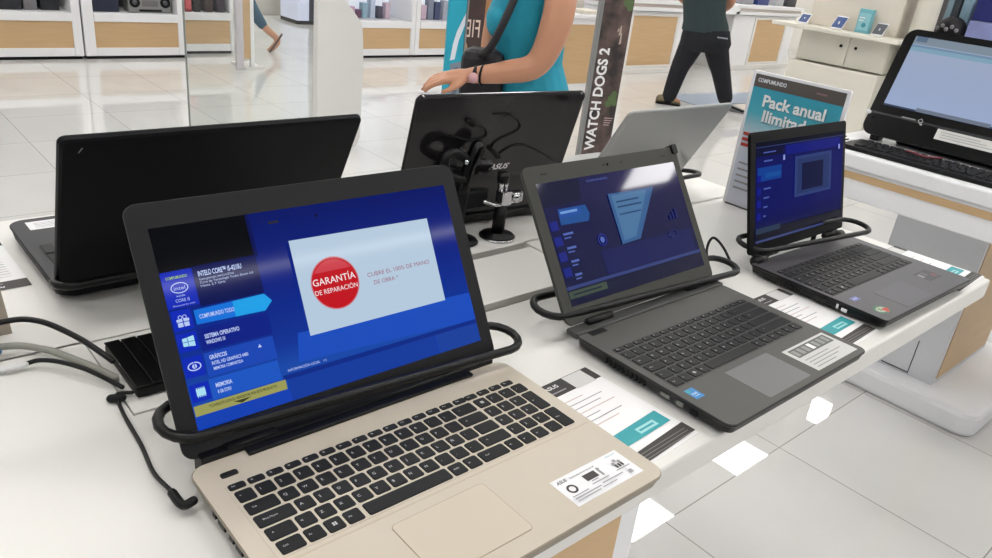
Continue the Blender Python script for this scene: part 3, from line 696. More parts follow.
r = thing('card_stand', 'beige tent card at the left edge of the table', 'card stand', (-.268, .506, 0))
CARD = M('card_beige', 'a79c8e', .55, noise=.03)
b = MB(); b.prism([(-.08, 0), (.012, 0), (.006, .078), (-.08, .085)], -.004, 0, CARD, Matrix.Rotation(PI/2, 4, 'X')); b.build('front_panel', r)
b = MB(); b.prism([(-.08, 0), (.012, 0), (.006, .078), (-.08, .085)], -.003, 0, CARD, Matrix.Translation((0, .05, 0)) @ Matrix.Rotation(PI/2, 4, 'X')); b.box(-.08, .009, .003, .0475, 0, .004, CARD); b.build('back_panel', r)

# ------------------------------------------------------------------ poster
r = thing('poster', 'upright white framed poster in teal reading Pack anual Ilimitado, behind the smoky laptop', 'poster', (1.13, .318, 0))
PT = frame((0, 0, 0), (0, -1, 0), (0, 0, 1))
b = MB(); b.prism(rrect(.216, .294, .003, 3, 0, .147), -.006, 0, M('poster_frame', 'eeeef2', .4), PT); b.build('holder', r)
b = MB(); b.box(-.003, .06, -.10, .10, 0, .003, M('poster_foot', '55565c', .4)); b.build('foot', r)
a = Art(PT @ Matrix.Translation((-.1005, .006, 0)), .0002)
TG = screen_gradient
def paper_gradient(name, cols):
    if name in MATS: return MATS[name]
    m = M(name, 'ffffff', .4); nt = m.node_tree; bb = nt.nodes['Principled BSDF']
    tc = nt.nodes.new('ShaderNodeTexCoord'); sp = nt.nodes.new('ShaderNodeSeparateXYZ'); rp = nt.nodes.new('ShaderNodeValToRGB')
    while len(rp.color_ramp.elements) < len(cols): rp.color_ramp.elements.new(.5)
    for e, (p_, c) in zip(rp.color_ramp.elements, cols): e.position = p_; e.color = (*lin(c), 1)
    nt.links.new(tc.outputs['Generated'], sp.inputs[0]); nt.links.new(sp.outputs['Z'], rp.inputs[0]); nt.links.new(rp.outputs[0], bb.inputs['Base Color'])
    return m
a.rect(0, 0, 201, 282, paper_gradient('poster_print', [(0, 'dcdcea'), (.52, 'cfdbe6'), (.72, '4fb0c4'), (1, '1590ad')]))
a.rect(0, 256, 201, 282, M('poster_band', '57504c', .45)); a.text('COMPUMUNDO', 8, 267, 8, M('poster_light', 'dfe3ea', .5), width=66, bold=.03); a.rect(140, 268, 164, 271.5, M('poster_plum', '8a6a72', .5))
SHW = M('poster_shadow', '3b7f92', .5); LT_ = M('poster_white', 'f2f4f6', .4)
for dx, dy, mm in ((1.2, -1.4, SHW), (0, 0, LT_)):
    a.text('Pack anual', 31+dx, 220+dy, 24, mm, width=140, bold=.03); a.text('Ilimitado', 38+dx, 189+dy, 24, mm, width=118, bold=.03)
[a.rect(4, yy, 22, yy+7, REDI) for yy in (128, 140, 152)]
for i in range(5): a.rect(10, 90-i*14, 150, 94-i*14, INKG)
a.build('print', r)
# ------------------------------------------------------------------ right-hand counter with the all-in-one computer
r = thing('display_counter', 'white counter with a wood-look stripe at right, under the all-in-one computer', 'counter', (0, 0, FZ))
b = MB(); b.box(2.0, 3.1, -1.6, .70, H-.045, H, WHITE2, .006); b.build('countertop', r)
b = MB(); b.box(2.012, 3.09, -1.58, .69, H-.14, H-.046, WHITE2, .004); b.build('apron', r)
b = MB(); b.box(2.0095, 2.0125, -1.58, .69, H-.078, H-.056, WOOD); b.build('wood_stripe', r, 'wood-look stripe along the front')
PEDG = M('pedestal_grey', 'cfd0d3', .5, noise=.02)
b = MB(); b.box(2.45, 3.0, .2, .50, .09, H-.14, PEDG, .003); b.build('pedestal', r)
b = MB(); b.box(2.475, 2.98, .1975, .2005, .11, H-.16, WOOD); b.build('wood_panel', r, 'wood-look end panel')
b = MB()
for q in ((.286, .289, .10, .232), (.286, .386, .098, .102)): b.box(2.448, 2.451, q[0], q[1], q[2], q[3], M('door_gap', '3c3c3e', .7))
b.build('door_seam', r, 'dark seam of the access door')
b = MB(); b.slab(.74, .66, .06, 0, .09, WHITE2, .018, 2.72, .34); b.build('floor_plate', r)

r = thing('computer_monitor', 'black all-in-one computer with a pale blue screen on the right counter', 'computer', (2.27, .345, 0), -PI/2)
th = .40
AT = frame((0, 0, .022), (1, 0, 0), (0, math.sin(th), math.cos(th)))
def AA(i, z, w=.60, y0=0, y1=.368, rad=.035): return [(x, y+(y0+y1)/2, z) for x, y in rrect(w-2*i, y1-y0-2*i, rad, 6)]
b = MB(); b.loft([AA(.02, -.05), AA(.004, -.03), AA(0, -.004), AA(.001, 0)], BLACKG, T=AT); b.build('housing', r)
a = Art(AT @ Matrix.Translation((-.265, .105, .0003)), .0001); SW = 530; SH = 240
a.rect(0, 0, SW, SH, screen_gradient('display_pale', [(0, '98a8c8'), (.5, '98a5c2'), (.85, '9aa6be'), (1, '97a3b2')], rough=.12))
a.rect(0, 214, SW, SH, SCR('toolbar', '7d8b98', rough=.12)); a.rect(0, 202, SW, 211, SCR('toolbar2', '6f8aa4', rough=.12)); a.rect(0, 190, SW, 204, SCR('toolbar3', '7fa0b4', rough=.12)); a.rect(6, 222, 40, 240, SCR('icon2', '5d6f86', rough=.12))
a.rect(0, -1, SW, 5, SCR('dock', '3c465c', rough=.12)); a.rect(105, 0, 330, 12, SCR('dock2', '6c7686', rough=.12))
a.build('screen', r)
b = MB(); b.slab(.58, .008, .004, -.002, .0025, M('bezel_strip', '2a2b2f', .2), .001, 0, .074, T=AT); b.build('chin_strip', r)
a = Art(AT @ Matrix.Translation((-.13, .068, .0028)), .0002); a.ring(0, 10, 9, 3, CHROME, 4); a.rect(2, -3, 9, 2, CHROME); a.rect(-60, 8, -16, 12, M('strip_grey', '8e8f90', .4)); a.build('logo', r, 'small square silver logo')
a = Art(AT @ Matrix.Translation((-.07, .034, .003)), .0002); a.rect(0, 0, 190, 34, M('tape_white', 'd9d8d4', .5)); [a.rect(14, 8+i*8, 170-i*20, 10+i*8, INKG) for i in range(3)]; a.build('price_strip', r, 'white paper strip along the lower edge')
b = MB(); b.box(-.27, -.24, .02, .07, .0, .03, BLACKP, .006); b.box(.24, .27, .02, .07, 0, .03, BLACKP, .006); b.box(-.2, .2, .06, .12, 0, .06, BLACKP, .01); b.build('foot', r)
b = MB(); b.sphere((-.288, -.002, .092), .007, WHITE2, 10, (1.4, 1, 1)); b.build('tag_clip', r, 'white clip on the corner')

r = thing('computer_keyboard', 'long black keyboard lying before the all-in-one computer', 'keyboard', (2.12, .34, 0), -PI/2)
b = MB(); b.slab(.52, .155, .012, 0, .014, BLACKP, .003, 0, 0); b.build('case', r)
K = layout('wide')
for (x0, x1, y0, y1, L) in K:
    if y0 > .09: continue
    m = MB(); w, d = (x1-x0)*1.32, (y1-y0)*1.1
    m.loft([[(x, y, 0) for x, y in rrect(w, d, .002, 2)], [(x, y, .006) for x, y in rrect(w-.003, d-.003, .002, 2)]], KEYM2)
    m.build('key', r, T=Matrix.Translation(((x0+x1)/2*1.32, ((y0+y1)/2-.035)*1.12, .0135)))
cable('thin red and black lead trailing over the keyboard of the all-in-one computer', [(2.2, .43, .003), (2.16, .44, .018), (2.11, .40, .0285), (2.09, .36, .029), (2.12, .33, .030), (2.17, .34, .022), (2.206, .37, .004)], .003, M('lead_red', '7a2f38', .5))
cable('thin black lead beside the left end of the counter keyboard', [(2.22, .66, .004), (2.14, .645, .008), (2.09, .63, .006), (2.14, .618, .012)], .0026, BLACKP)
b = MB(); b.slab(.05, .07, .003, 0, .004, PAPER); o = b.build('paper_note', T=Matrix.Translation((2.2, .665, 0))); tag(o, 'white slip of paper beside the all-in-one computer', 'paper')

# ------------------------------------------------------------------ phone wall unit
UX = 6.0
CREAM = M('cream_panel', 'ddd9cd', .5, noise=.02, nscale=5)
CREAM2 = M('cream_drawer', 'cfccc0', .5, noise=.02, nscale=5)
r = thing('wall_unit', 'tall cream phone display unit with a shelf and drawers, behind the all-in-one computer', 'display unit', (UX, 2.5, FZ))
b = MB(); b.box(0, .5, -.33, .45, 0, .70, CREAM, .005); b.build('base_cabinet', r)
b = MB(); b.box(.06, .5, -.33, .42, .71, .985, CREAM2, .004); b.build('drawer_body', r)
for y0, y1 in ((-.01, .40), (-.32, -.025)):
    b = MB(); b.box(.05, .065, y0, y1, .715, .95, CREAM2, .003); dr = b.build('drawer', r)
    k = MB(); k.cyl((.043, (y0+.06 if y0 > -.1 else y1-.05), .87), (.05, (y0+.06 if y0 > -.1 else y1-.05), .87), .012, BLACKP, 12); k.build('lock', dr)
b = MB(); b.box(-.12, .5, -.46, .62, .958, .992, CREAM, .008); b.build('shelf', r)
b = MB(); b.box(.12, .5, -.325, .42, .992, 2.3, M('cream_back', 'dcd4c8', .5, noise=.02, nscale=5), .006); b.build('back_panel', r)
b = MB(); b.box(.3, .32, .42, .46, 0, 2.3, WHITE2, .004); b.build('edge_post', r)
def phone(label, y, sc, mat, scol, x=-.0, lean=.35, name='mobile_phone', cat='phone', w=.07, h=.14):
    t = thing(name, label, cat, (UX+x, y, FZ+.993), -PI/2)
    P_ = frame((0, 0, .004), (1, 0, 0), (0, math.sin(lean), math.cos(lean)))
    m = MB(); m.slab(w*sc, h*sc, .008, -.008, 0, mat, .002, 0, h*sc/2, T=P_); m.build('body', t)
    a = Art(P_ @ Matrix.Translation((-w*sc/2+.004, .012, .0002)), .0002); a.rect(0, 0, w*sc*1000-8, h*sc*1000-24, scol); a.build('screen', t)
    m = MB(); m.box(-.02, .02, .0, .06, 0, .006, WHITE2); m.tube([(0, .03, .004), (0, .04, h*sc*.45)], .006, WHITE2, 8); m.build('stand', t)
BLU = M('phone_front_blue', '42578a', .3)
phone('blue-faced phone at the far left end of the cream shelf', 2.905, .75, WHITE2, BLU, -.02, .75, w=.11)
phone('blue-faced phone tilted on the cream shelf, second from its left end', 2.60, .95, WHITE2, BLU, -.03, .75, w=.10)
phone('grey-faced phone tilted on the cream shelf, right of the teal phone box', 2.265, .9, WHITE2, M('phone_front_grey', '55585e', .3), -.03, .75, w=.10)
t = thing('phone_box', 'tall teal phone carton standing on the cream shelf', 'box', (UX+.02, 2.41, FZ+.993), -PI/2)
m = MB(); m.box(-.055, .055, 0, .05, 0, .18, M('carton_teal', '6fb0bd', .4, noise=.1, nscale=20), .003); m.build('carton', t)
a = Art(frame((-.055, -.0004, 0), (1, 0, 0), (0, 0, 1)), .0003); a.rect(8, 20, 100, 150, M('carton_teal_light', '8fc6cf', .4)); a.rect(14, 110, 60, 118, PAPER); a.rect(14, 90, 50, 97, PAPER); a.disc(60, 60, 18, M('carton_teal_dark', '3c8fa2', .4)); a.build('print', t)
r = thing('pillar', 'round white column beyond the phone display unit', 'column', (6.2, 2.03, FZ)); r['kind'] = 'structure'
b = MB(); b.lathe([(.085, 0), (.085, 3.2)], CREAM, 28); b.build('shaft', r)
# goods at the far right, behind the all-in-one computer
r = thing('store_rack', 'grey rack with hanging goods at the far right', 'rack', (6.6, 1.6, FZ))
GRK = M('rack_grey', '6d6a70', .5, noise=.05)
b = MB(); b.box(.3, .34, -.9, .62, 0, 2.0, GRK); b.build('back_panel', r)
b = MB(); b.box(-.1, .3, -.9, .50, 1.0, 1.03, M('rack_shelf', 'b9bdb4', .4)); b.build('shelf', r)
b = MB(); b.box(-.08, .3, -.9, .50, 0, 1.0, GRK, .004); b.build('base_cabinet', r)
for i, (yy, c, w_) in enumerate(((2.06, '8fa9b9', .05), (2.0, '3c4650', .04), (1.93, '9cc0d6', .08))):
    m = MB(); m.box(-.03, .03, -w_/2, w_/2, -.25, .25, M('pouch_%d' % i, c, .25, noise=.25, nscale=25), .012); m.tube([(0, 0, .25), (.0, 0, .27), (.17, 0, .27)], .004, CHROME, 6)
    o = m.build('hanging_pack', T=Matrix.Translation((6.72, yy, FZ+1.37))); tag(o, ['pale blue hanging pack by the white column', 'narrow dark hanging pack between two pale ones', 'widest pale blue hanging pack on the grey rack'][i], 'pack')
m = MB(); m.sphere((0, 0, .055), .11, M('cap_black', '1d1c22', .6, noise=.1), 18, (1, 1, .9)); m.box(-.17, -.06, -.09, .09, .0, .012, M('cap_black', '1d1c22', .6))
o = m.build('cap', T=Matrix.Translation((6.6, 1.96, FZ+1.0395))); tag(o, 'black cap with grey ornament on the rack behind the all-in-one computer', 'cap')
m = MB(); [m.sphere((-.115+.01*abs(i), i*.035, .055+(i % 2)*.022), .017, M('cap_trim', '8e8c92', .5), 8) for i in range(-2, 3)]; m.build('ornament', o)
for i, (yy, zz, hh, c, lab) in enumerate(((1.68, 1.19, .17, '15206c', 'dark blue carton on top of the white one at far right'), (1.69, 1.034, .15, '8d94c8', 'pale blue and white carton at the far right'), (1.40, 1.034, .12, 'bfc0c6', 'white carton at the extreme right of the grey rack'))):
    m = MB(); m.box(-.08, .16, -.14, .14, 0, hh, M('carton_%d' % i, c, .35, noise=.3, nscale=8), .004); o = m.build('carton', T=Matrix.Translation((6.62, yy, FZ+zz))); tag(o, lab, 'box')

# ------------------------------------------------------------------ centre islands
def island(label, x0, x1, y, wx0, wx1, depth=.8, top=True, wz=(.10, .69), h=.78, left=.10):
    r = thing('display_counter', label, 'counter', (0, 0, FZ))
    b = MB(); b.box(x0, x1, y, y+depth, .06, h-.04, WHITE2, .004); b.build('cabinet', r)
    b = MB(); b.box(wx0, wx1, y-.004, y+.001, wz[0], wz[1], WOOD); b.build('wood_panel', r)
    b = MB()
    for q in ((wx0-.05, wx0, wz[0]-.04, wz[1]+.03), (wx1, wx1+.05, wz[0]-.04, wz[1]+.03), (wx0, wx1, wz[1], wz[1]+.03), (wx0, wx1, wz[0]-.04, wz[0])): b.box(q[0], q[1], y-.014, y+.001, q[2], q[3], WHITE, .003)
    b.build('panel_frame', r)
    b = MB(); b.box(x0-.03, x1+.03, y-.03, y+depth, 0, .06, WHITE, .006); b.build('floor_plate', r)
    if top:
        b = MB(); b.box(x0-.06, x1+.06, y-.05, y+depth, h-.03, h+.015, WHITE2, .005); b.box(x0-.04, x1+.04, y-.03, y+depth, h+.015, h+.055, M('top_edge_rose', 'c9bdb6', .5), .004); b.box(x0-.06, x1+.06, y-.06, y+depth, h+.055, h+.10, WHITE2, .006); b.build('countertop', r)
    return r
island('white display counter with a wood panel left of the man in dark trousers', 7.02, 8.33, 5.7, 7.24, 8.12)
island('white display counter with a wood panel right of the man in dark trousers', 9.42, 11.1, 5.7, 10.0, 10.81)
r = thing('wall_cabinet', 'white recessed cabinet with a dark blue strip between the two wood-panel counters', 'cabinet', (8.9, 6.3, FZ))
b = MB(); b.box(-.5, .6, 0, .4, .08, .74, CREAM, .004); b.build('body', r)
b = MB(); b.box(.44, .6, -.012, 0, .14, .72, M('strip_navy', '1c2650', .4)); b.build('side_strip', r, 'dark blue strip')
b = MB(); b.box(-.5, .6, -.10, .4, 0, .08, WHITE2, .004); b.build('plinth', r)
b = MB(); b.box(-.55, .55, -.65, .4, .75, .87, WHITE2, .006); b.build('countertop', r)
r = thing('display_counter', 'white counter with a wood panel behind the woman in turquoise', 'counter', (0, 0, FZ))
b = MB(); b.box(5.0, 5.80, 4.9, 5.5, .04, .74, WHITE2, .004); b.build('cabinet', r)
b = MB(); b.box(5.08, 5.70, 4.895, 4.901, .105, .68, WOOD); b.build('wood_panel', r)
b = MB(); b.box(4.98, 5.82, 4.88, 5.5, 0, .04, WHITE); b.build('floor_plate', r)
b = MB(); b.box(4.97, 5.83, 4.86, 5.5, .74, .775, WHITE2, .006); b.build('countertop', r)
# goods on these counters
def goods(name, label, cat, x, y, z, w, d, h, col, e=.006, rough=.4, face=None, group=None):
    m = MB(); m.box(-w/2, w/2, -d/2, d/2, 0, h, M('goods_'+col, col, rough, noise=.12, nscale=18), e)
    o = m.build(name, T=Matrix.Translation((x, y, z))); tag(o, label, cat, group)
    if face:
        a = Art(frame((-w/2, -d/2-.0003, 0), (1, 0, 0), (0, 0, 1)), .0004); a.rect(w*120, h*150, w*880, h*850, M('face_'+face, face, .4)); a.build('front_panel', o)
    return o
ct = FZ+.775
goods('notebook_stack', 'pale flat box on the counter behind the woman in turquoise', 'box', 5.62, 5.02, ct, .26, .2, .035, 'd9d2c4')
goods('equipment_box', 'black device on the counter behind the woman in turquoise', 'device', 5.42, 5.3, ct, .4, .25, .2, '1d1c24')
goods('equipment_box', 'white book-like box leaning beside the black device', 'box', 5.74, 5.3, ct, .12, .2, .10, 'bfb9b0')
ct = FZ+.88
for i, (x, w, h, c, lab) in enumerate(((7.35, .5, .10, '26262c', 'black flat device at the left end of the left wood-panel counter'), (7.95, .45, .08, '3a3a40', 'dark grey flat device on the left wood-panel counter, near the man'))):
    goods('equipment_box', lab, 'device', x, 5.95, ct+.001, w, .3, h, c)
for i, (x, w, h, c, lab) in enumerate(((9.05, .50, .10, '17171b', 'long black device on the counter right of the man'), (9.75, .28, .08, '8f9196', 'grey device beside the long black one'), (10.15, .3, .16, '2d3c78', 'dark blue device in the middle of the right counter'), (10.6, .22, .12, 'b3b5ba', 'pale grey device near the right end of the right counter'), (10.95, .25, .2, '34343a', 'dark upright device at the right end of the right counter'))):
    goods('equipment_box', lab, 'device', x, 5.9, ct+.001 if x > 9.4 else FZ+.872, w, .3, h, c)
m = MB(); m.slab(1.55, .5, .03, 0, .006, M('patch_blue_grey', '8d98a8', .5, noise=.04), .001); o = m.build('floor_patch', T=Matrix.Translation((7.35, 4.28, FZ+.0005)) @ Matrix.Rotation(-.12, 4, 'Z')); tag(o, 'flat blue-grey patch on the floor beyond the man in dark trousers', 'mat')  # thin flat blue-grey slab on the tiles

# ------------------------------------------------------------------ low cabinets along the back, left
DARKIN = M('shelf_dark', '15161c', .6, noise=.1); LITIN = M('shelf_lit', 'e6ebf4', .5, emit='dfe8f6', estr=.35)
def low_unit(label, x0, x1, y, inner, depth=.5, post=(.09, .07), lit=False, htop=1.5):
    r = thing('display_cabinet', label, 'cabinet', (x0, y, FZ)); W = x1-x0
    b = MB(); b.box(0, post[0], 0, depth, .03, htop, WHITE2, .005); b.build('post', r)
    b = MB(); b.box(W-post[1], W, 0, depth, .03, htop, WHITE2, .005); b.build('post', r)
    b = MB(); b.box(post[0], W-post[1], .004, depth, .03, .10, WHITE2, .003); b.build('bottom_rail', r)
    b = MB(); b.box(post[0], W-post[1], .012, .03, .10, .325, WOOD); b.build('wood_panel', r)
    b = MB(); b.box(post[0], W-post[1], -.01, depth, .325, .395, WHITE2, .004); b.build('shelf', r)
    b = MB(); b.box(post[0], W-post[1], depth-.02, depth, .395, htop, inner); b.build('back_panel', r)
    b = MB(); b.box(.01, W-.01, .04, depth-.02, 0, .03, BLACKP); b.build('plinth', r)
    b = MB(); b.box(0, W, 0, depth, htop, htop+.05, WHITE2, .004); b.build('top_panel', r)
    return r
low_unit('low white cabinet with a wood panel at the far left, black goods on its shelf', .1, 1.52, 7.1, DARKIN)
low_unit('low white cabinet with a wood panel, a silver stereo on its shelf', 1.535, 2.42, 7.1, DARKIN)
low_unit('narrow white cabinet with a wood panel, a reflection built behind the glass screen', 2.46, 2.97, 7.3, DARKIN, depth=.20, post=(.03, .03))  # shelf reflected in the mirrored pillar, built as a solid cabinet
low_unit('low white cabinet with a brightly lit shelf, left of the teal banner', 4.03, 4.96, 6.95, LITIN, post=(.06, .06))
low_unit('low white cabinet with a brightly lit shelf, behind the teal banner', 4.965, 6.0, 6.95, LITIN, post=(.06, .08))
sz = FZ+.396
goods('speaker', 'black speaker at the left end of the back shelf', 'speaker', .93, 7.3, sz, .35, .2, .26, '1b1c24')
goods('speaker', 'small grey patterned speaker between two black ones on the back shelf', 'speaker', 1.17, 7.28, sz, .10, .15, .2, '6e6c70')
goods('speaker', 'black speaker right of the small grey one on the back shelf', 'speaker', 1.32, 7.32, sz, .14, .2, .26, '14161e')
goods('equipment_box', 'dark blue carton left of the silver stereo', 'box', 1.76, 7.3, sz, .22, .2, .25, '1a2138')
t = thing('stereo', 'silver stereo with two round black speakers on the back shelf', 'stereo', (2.14, 7.27, sz))
m = MB(); m.box(-.19, .19, -.08, .08, 0, .15, M('stereo_silver', '8f8e8c', .35, metal=.3, noise=.05), .012); m.build('body', t)
for s in (-1, 1):
    m = MB(); m.cyl((s*.135, -.08, .09), (s*.135, -.088, .09), .045, BLACKP, 24); m.cyl((s*.135, -.088, .09), (s*.135, -.09, .09), .022, M('cone_grey', '55555a', .5), 20); m.build('speaker_cone', t)
m = MB(); m.box(-.07, .07, -.086, -.08, .055, .11, M('stereo_panel', '6d6c6a', .4), .004); m.box(-.1, .1, -.086, -.08, .012, .03, BLACKP); m.build('control_panel', t)
goods('carton', 'red carton on the narrow shelf behind the glass screen', 'box', 2.545, 7.40, sz, .07, .12, .18, '8a2430', face='c8545a')
goods('carton', 'black carton right of the red one on the narrow shelf', 'box', 2.63, 7.40, sz, .07, .12, .22, '15151a')
goods('carton', 'dark brown carton on the narrow shelf', 'box', 2.75, 7.40, sz, .08, .12, .22, '3a2724')
goods('carton', 'dark maroon carton at the right end of the narrow shelf', 'box', 2.86, 7.40, sz, .08, .12, .22, '2c2230')
pal = ['c9a0b8', '6a4a62', '8fb0c0', 'b8c4d8', '4b4a58', 'd0b8c8', '7f8798', '3e4a6c', 'a8aab8', '5a6078']
k = 0
for i, x in enumerate((4.26, 4.34, 4.42, 4.52, 4.62, 4.72)):
    goods('toy_pack', '%s pack on the lit shelf left of the teal banner, number %d from the left'.replace('number %d', '%s') % (['pink', 'dark plum', 'pale blue', 'bluish white', 'charcoal', 'pale pink'][i], ['first', 'second', 'third', 'fourth', 'fifth', 'last'][i]), 'pack', x, 7.2, sz, .065, .08, (.12, .09, .16, .2, .13, .17)[i], pal[i])
for i, x in enumerate((5.12, 5.22, 5.32, 5.42, 5.54)):
    goods('toy_pack', '%s pack on the lit shelf beside the teal banner, %s from the left' % (['dark', 'grey', 'navy', 'pale grey', 'slate'][i], ['first', 'second', 'third', 'fourth', 'fifth'][i]), 'pack', x, 7.2, sz, .08, .08, (.22, .16, .24, .2, .22)[i], pal[4+i])

# ------------------------------------------------------------------ glass pane for a mirrored pillar, end panel, gondola end, dark doorway
GL = bpy.data.materials.new('clear_glass'); GL.use_nodes = True
nt = GL.node_tree; nt.nodes.clear(); o_ = nt.nodes.new('ShaderNodeOutputMaterial'); mx = nt.nodes.new('ShaderNodeMixShader'); tr = nt.nodes.new('ShaderNodeBsdfTransparent'); gs = nt.nodes.new('ShaderNodeBsdfGlossy')
tr.inputs[0].default_value = (.96, .975, .965, 1); gs.inputs['Roughness'].default_value = .02; mx.inputs[0].default_value = .04
nt.links.new(tr.outputs[0], mx.inputs[1]); nt.links.new(gs.outputs[0], mx.inputs[2]); nt.links.new(mx.outputs[0], o_.inputs[0])
r = thing('pillar_stand_in', 'glass screen with dark edges in place of a mirrored pillar behind the black laptop', 'mirror stand-in', (1.30, 4.1, FZ))  # clear pane stands in for a mirrored pillar
b = MB(); b.box(0, .86, 0, .008, .01, 1.9, GL); b.build('pane', r)
EDGE = M('glass_edge', '7d837f', .4)
for x in (-.004, .86):
    b = MB(); b.box(x, x+.006, -.004, .012, 0, 1.9, EDGE); b.build('edge_strip', r)
b = MB(); b.box(-.004, .866, -.02, .028, 0, .012, EDGE); b.build('base_rail', r)
r = thing('end_panel', 'white upright panel with a curved shoulder right of the glass screen', 'panel', (2.17, 3.9, FZ))
b = MB(); pts = [(-.14, 0), (.155, 0), (.185, .06), (.19, .60), (.178, .76), (.165, .80), (.10, .875), (.03, .935), (-.14, .945)]
b.prism(pts, -.05, 0, WHITE, frame((0, 0, 0), (1, 0, 0), (0, 0, 1))); b.build('panel', r)
b = MB(); b.box(-.14, .15, .02, .16, 0, .05, WHITE2, .004); b.build('foot', r)
b = MB(); b.box(-.12, .03, .005, .05, .93, 1.6, WHITE, .004); b.build('upper_panel', r)
r = thing('gondola_end', 'narrow white and wood end panel by the walking person', 'panel', (2.70, 6.5, FZ))
b = MB(); b.box(-.05, .018, .0, .04, 0, 1.7, M('lilac_white', 'c9c2c8', .5)); b.build('side_panel', r)
b = MB(); b.box(.019, .085, .0, .04, .10, 1.7, WOOD); b.build('wood_panel', r)
b = MB(); b.box(.086, .12, .0, .04, .0, 1.7, WHITE2); b.box(.018, .20, -.03, .3, -.0, .025, WHITE); b.build('edge_panel', r)
r = thing('tall_cabinet', 'dark blue tall cabinet with a pale lit edge far behind the glass screen', 'cabinet', (5.0, 9.4, FZ))
b = MB(); b.box(-.05, .75, .0, .5, .05, 2.0, M('cabinet_navy', '1a1f3c', .35, noise=.1), .004); b.build('body', r)
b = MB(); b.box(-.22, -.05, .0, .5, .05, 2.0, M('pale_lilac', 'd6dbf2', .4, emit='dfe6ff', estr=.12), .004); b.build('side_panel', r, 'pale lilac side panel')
b = MB(); b.box(-.22, .75, .02, .5, 0, .05, BLACKP); b.build('plinth', r)
r = thing('display_counter', 'cream counter far behind the walking person', 'counter', (3.7, 10.3, FZ))
b = MB(); b.box(0, 1.4, 0, .6, .0, .28, CREAM, .004); b.build('base_cabinet', r)
b = MB(); b.box(-.02, 1.42, -.02, .6, .28, .33, M('counter_taupe', '8c8474', .6), .004); b.build('countertop', r)  # countertop in a darker grey-brown than the cream base

# ------------------------------------------------------------------ banners
r = thing('banner', 'tall dark game banner reading WATCH DOGS 2 sideways in white', 'banner', (3.245, 2.6, FZ), -.50)
ART = M('banner_dark', '3d312f', .5); nt = ART.node_tree; bb = nt.nodes['Principled BSDF']
tc = nt.nodes.new('ShaderNodeTexCoord'); nz = nt.nodes.new('ShaderNodeTexNoise'); nz.inputs['Scale'].default_value = 9; nz.inputs['Detail'].default_value = 6; rp = nt.nodes.new('ShaderNodeValToRGB')
for e, (p_, c) in zip(rp.color_ramp.elements, ((.38, '2a2322'), (.68, '6a5650'))): e.position = p_; e.color = (*lin(c), 1)
nt.links.new(tc.outputs['Object'], nz.inputs['Vector']); nt.links.new(nz.outputs['Fac'], rp.inputs[0]); nt.links.new(rp.outputs[0], bb.inputs['Base Color'])
b = MB(); b.box(-.085, .095, 0, .05, .03, 1.75, ART, .003); b.build('board', r)
b = MB(); b.box(-.107, -.087, -.004, .05, 0, 1.75, M('post_grey', '8b8d8c', .4, metal=.4), .002); b.build('post', r, 'grey metal edge post')
b = MB(); b.box(-.15, .13, -.08, .13, 0, .03, BLACKP, .004); b.build('foot', r)
a = Art(frame((-.085, -.0005, 0), (1, 0, 0), (0, 0, 1)), .0004); a.rect(1, 31, 179, 1748, ART)
GRN = M('banner_green', '52683f', .5)
for (cx, cy, rr) in ((145, 1120, 32), (158, 1090, 20), (142, 560, 30), (120, 530, 22), (158, 535, 18), (150, 590, 20)): a.disc(cx, cy, rr, GRN, 9)
for (x0, y0, x1, y1) in ((115, 930, 130, 990), (124, 880, 138, 950), (102, 950, 115, 975)): a.poly([(x0, y0), (x1, y0+8), (x1-3, y1), (x0+4, y1-9)], M('banner_pale', 'b8a79c', .5))
for i in range(4): a.rect(110, 440-i*14, 165-i*6, 446-i*14, M('banner_rose', 'b59a98', .5))
a.text('WATCH DOGS 2', 72, 236, 62, PAPER, width=620, bold=.03, rot=PI/2)
a.build('print', r)
r = thing('banner', 'turquoise banner with a white figure, left of the woman', 'banner', (2.84, 3.4, FZ), -.30)
TQ = M('banner_turquoise', '1fa3bd', .45, noise=.04, nscale=4)
b = MB(); b.box(-.17, -.055, 0, .03, .03, 1.5, TQ, .002); b.build('board', r)
b = MB(); b.box(-.054, -.042, -.006, .03, .0, 1.5, M('post_grey', '8b8d8c', .4, metal=.4), .002); b.build('post', r, 'grey metal edge post')
b = MB(); b.box(-.17, -.045, -.08, .1, 0, .03, BLACKP, .004); b.build('foot', r)
a = Art(frame((-.17, -.0005, 0), (1, 0, 0), (0, 0, 1)), .0004)
a.poly([(30, 640), (62, 650), (78, 760), (112, 860), (113, 930), (98, 900), (62, 820), (42, 740)], M('figure_white', 'dfe6ee', .5)); a.poly([(48, 280), (113, 280), (113, 640), (34, 620)], M('figure_grey', '7d8a98', .5)); a.poly([(62, 300), (88, 300), (90, 600), (66, 600)], M('figure_slate', '5f6a7c', .5))
a.build('print', r)
r = thing('banner', 'dark brown game banner edge with pale letters, between the turquoise banner and the woman', 'banner', (2.872, 3.43, FZ), -.30)
b = MB(); b.box(-.065, .14, 0, .03, .03, 1.5, M('banner_brown', '42302e', .5, noise=.25, nscale=9), .002); b.build('board', r)
b = MB(); b.box(-.05, .1, -.06, .1, 0, .03, BLACKP, .004); b.build('foot', r)
a = Art(frame((-.065, -.0005, 0), (1, 0, 0), (0, 0, 1)), .0004)
a.text('FIE', 6, 785, 112, M('banner_letters', 'e3cfc0', .5), width=98, bold=.0, mirror=True)
a.poly([(10, 720), (24, 750), (32, 710), (20, 700)], M('banner_tan', 'b7956a', .5)); a.poly([(125, 400), (204, 400), (204, 1100), (130, 1100)], M('banner_tan2', 'a8794f', .5))
a.build('print', r)
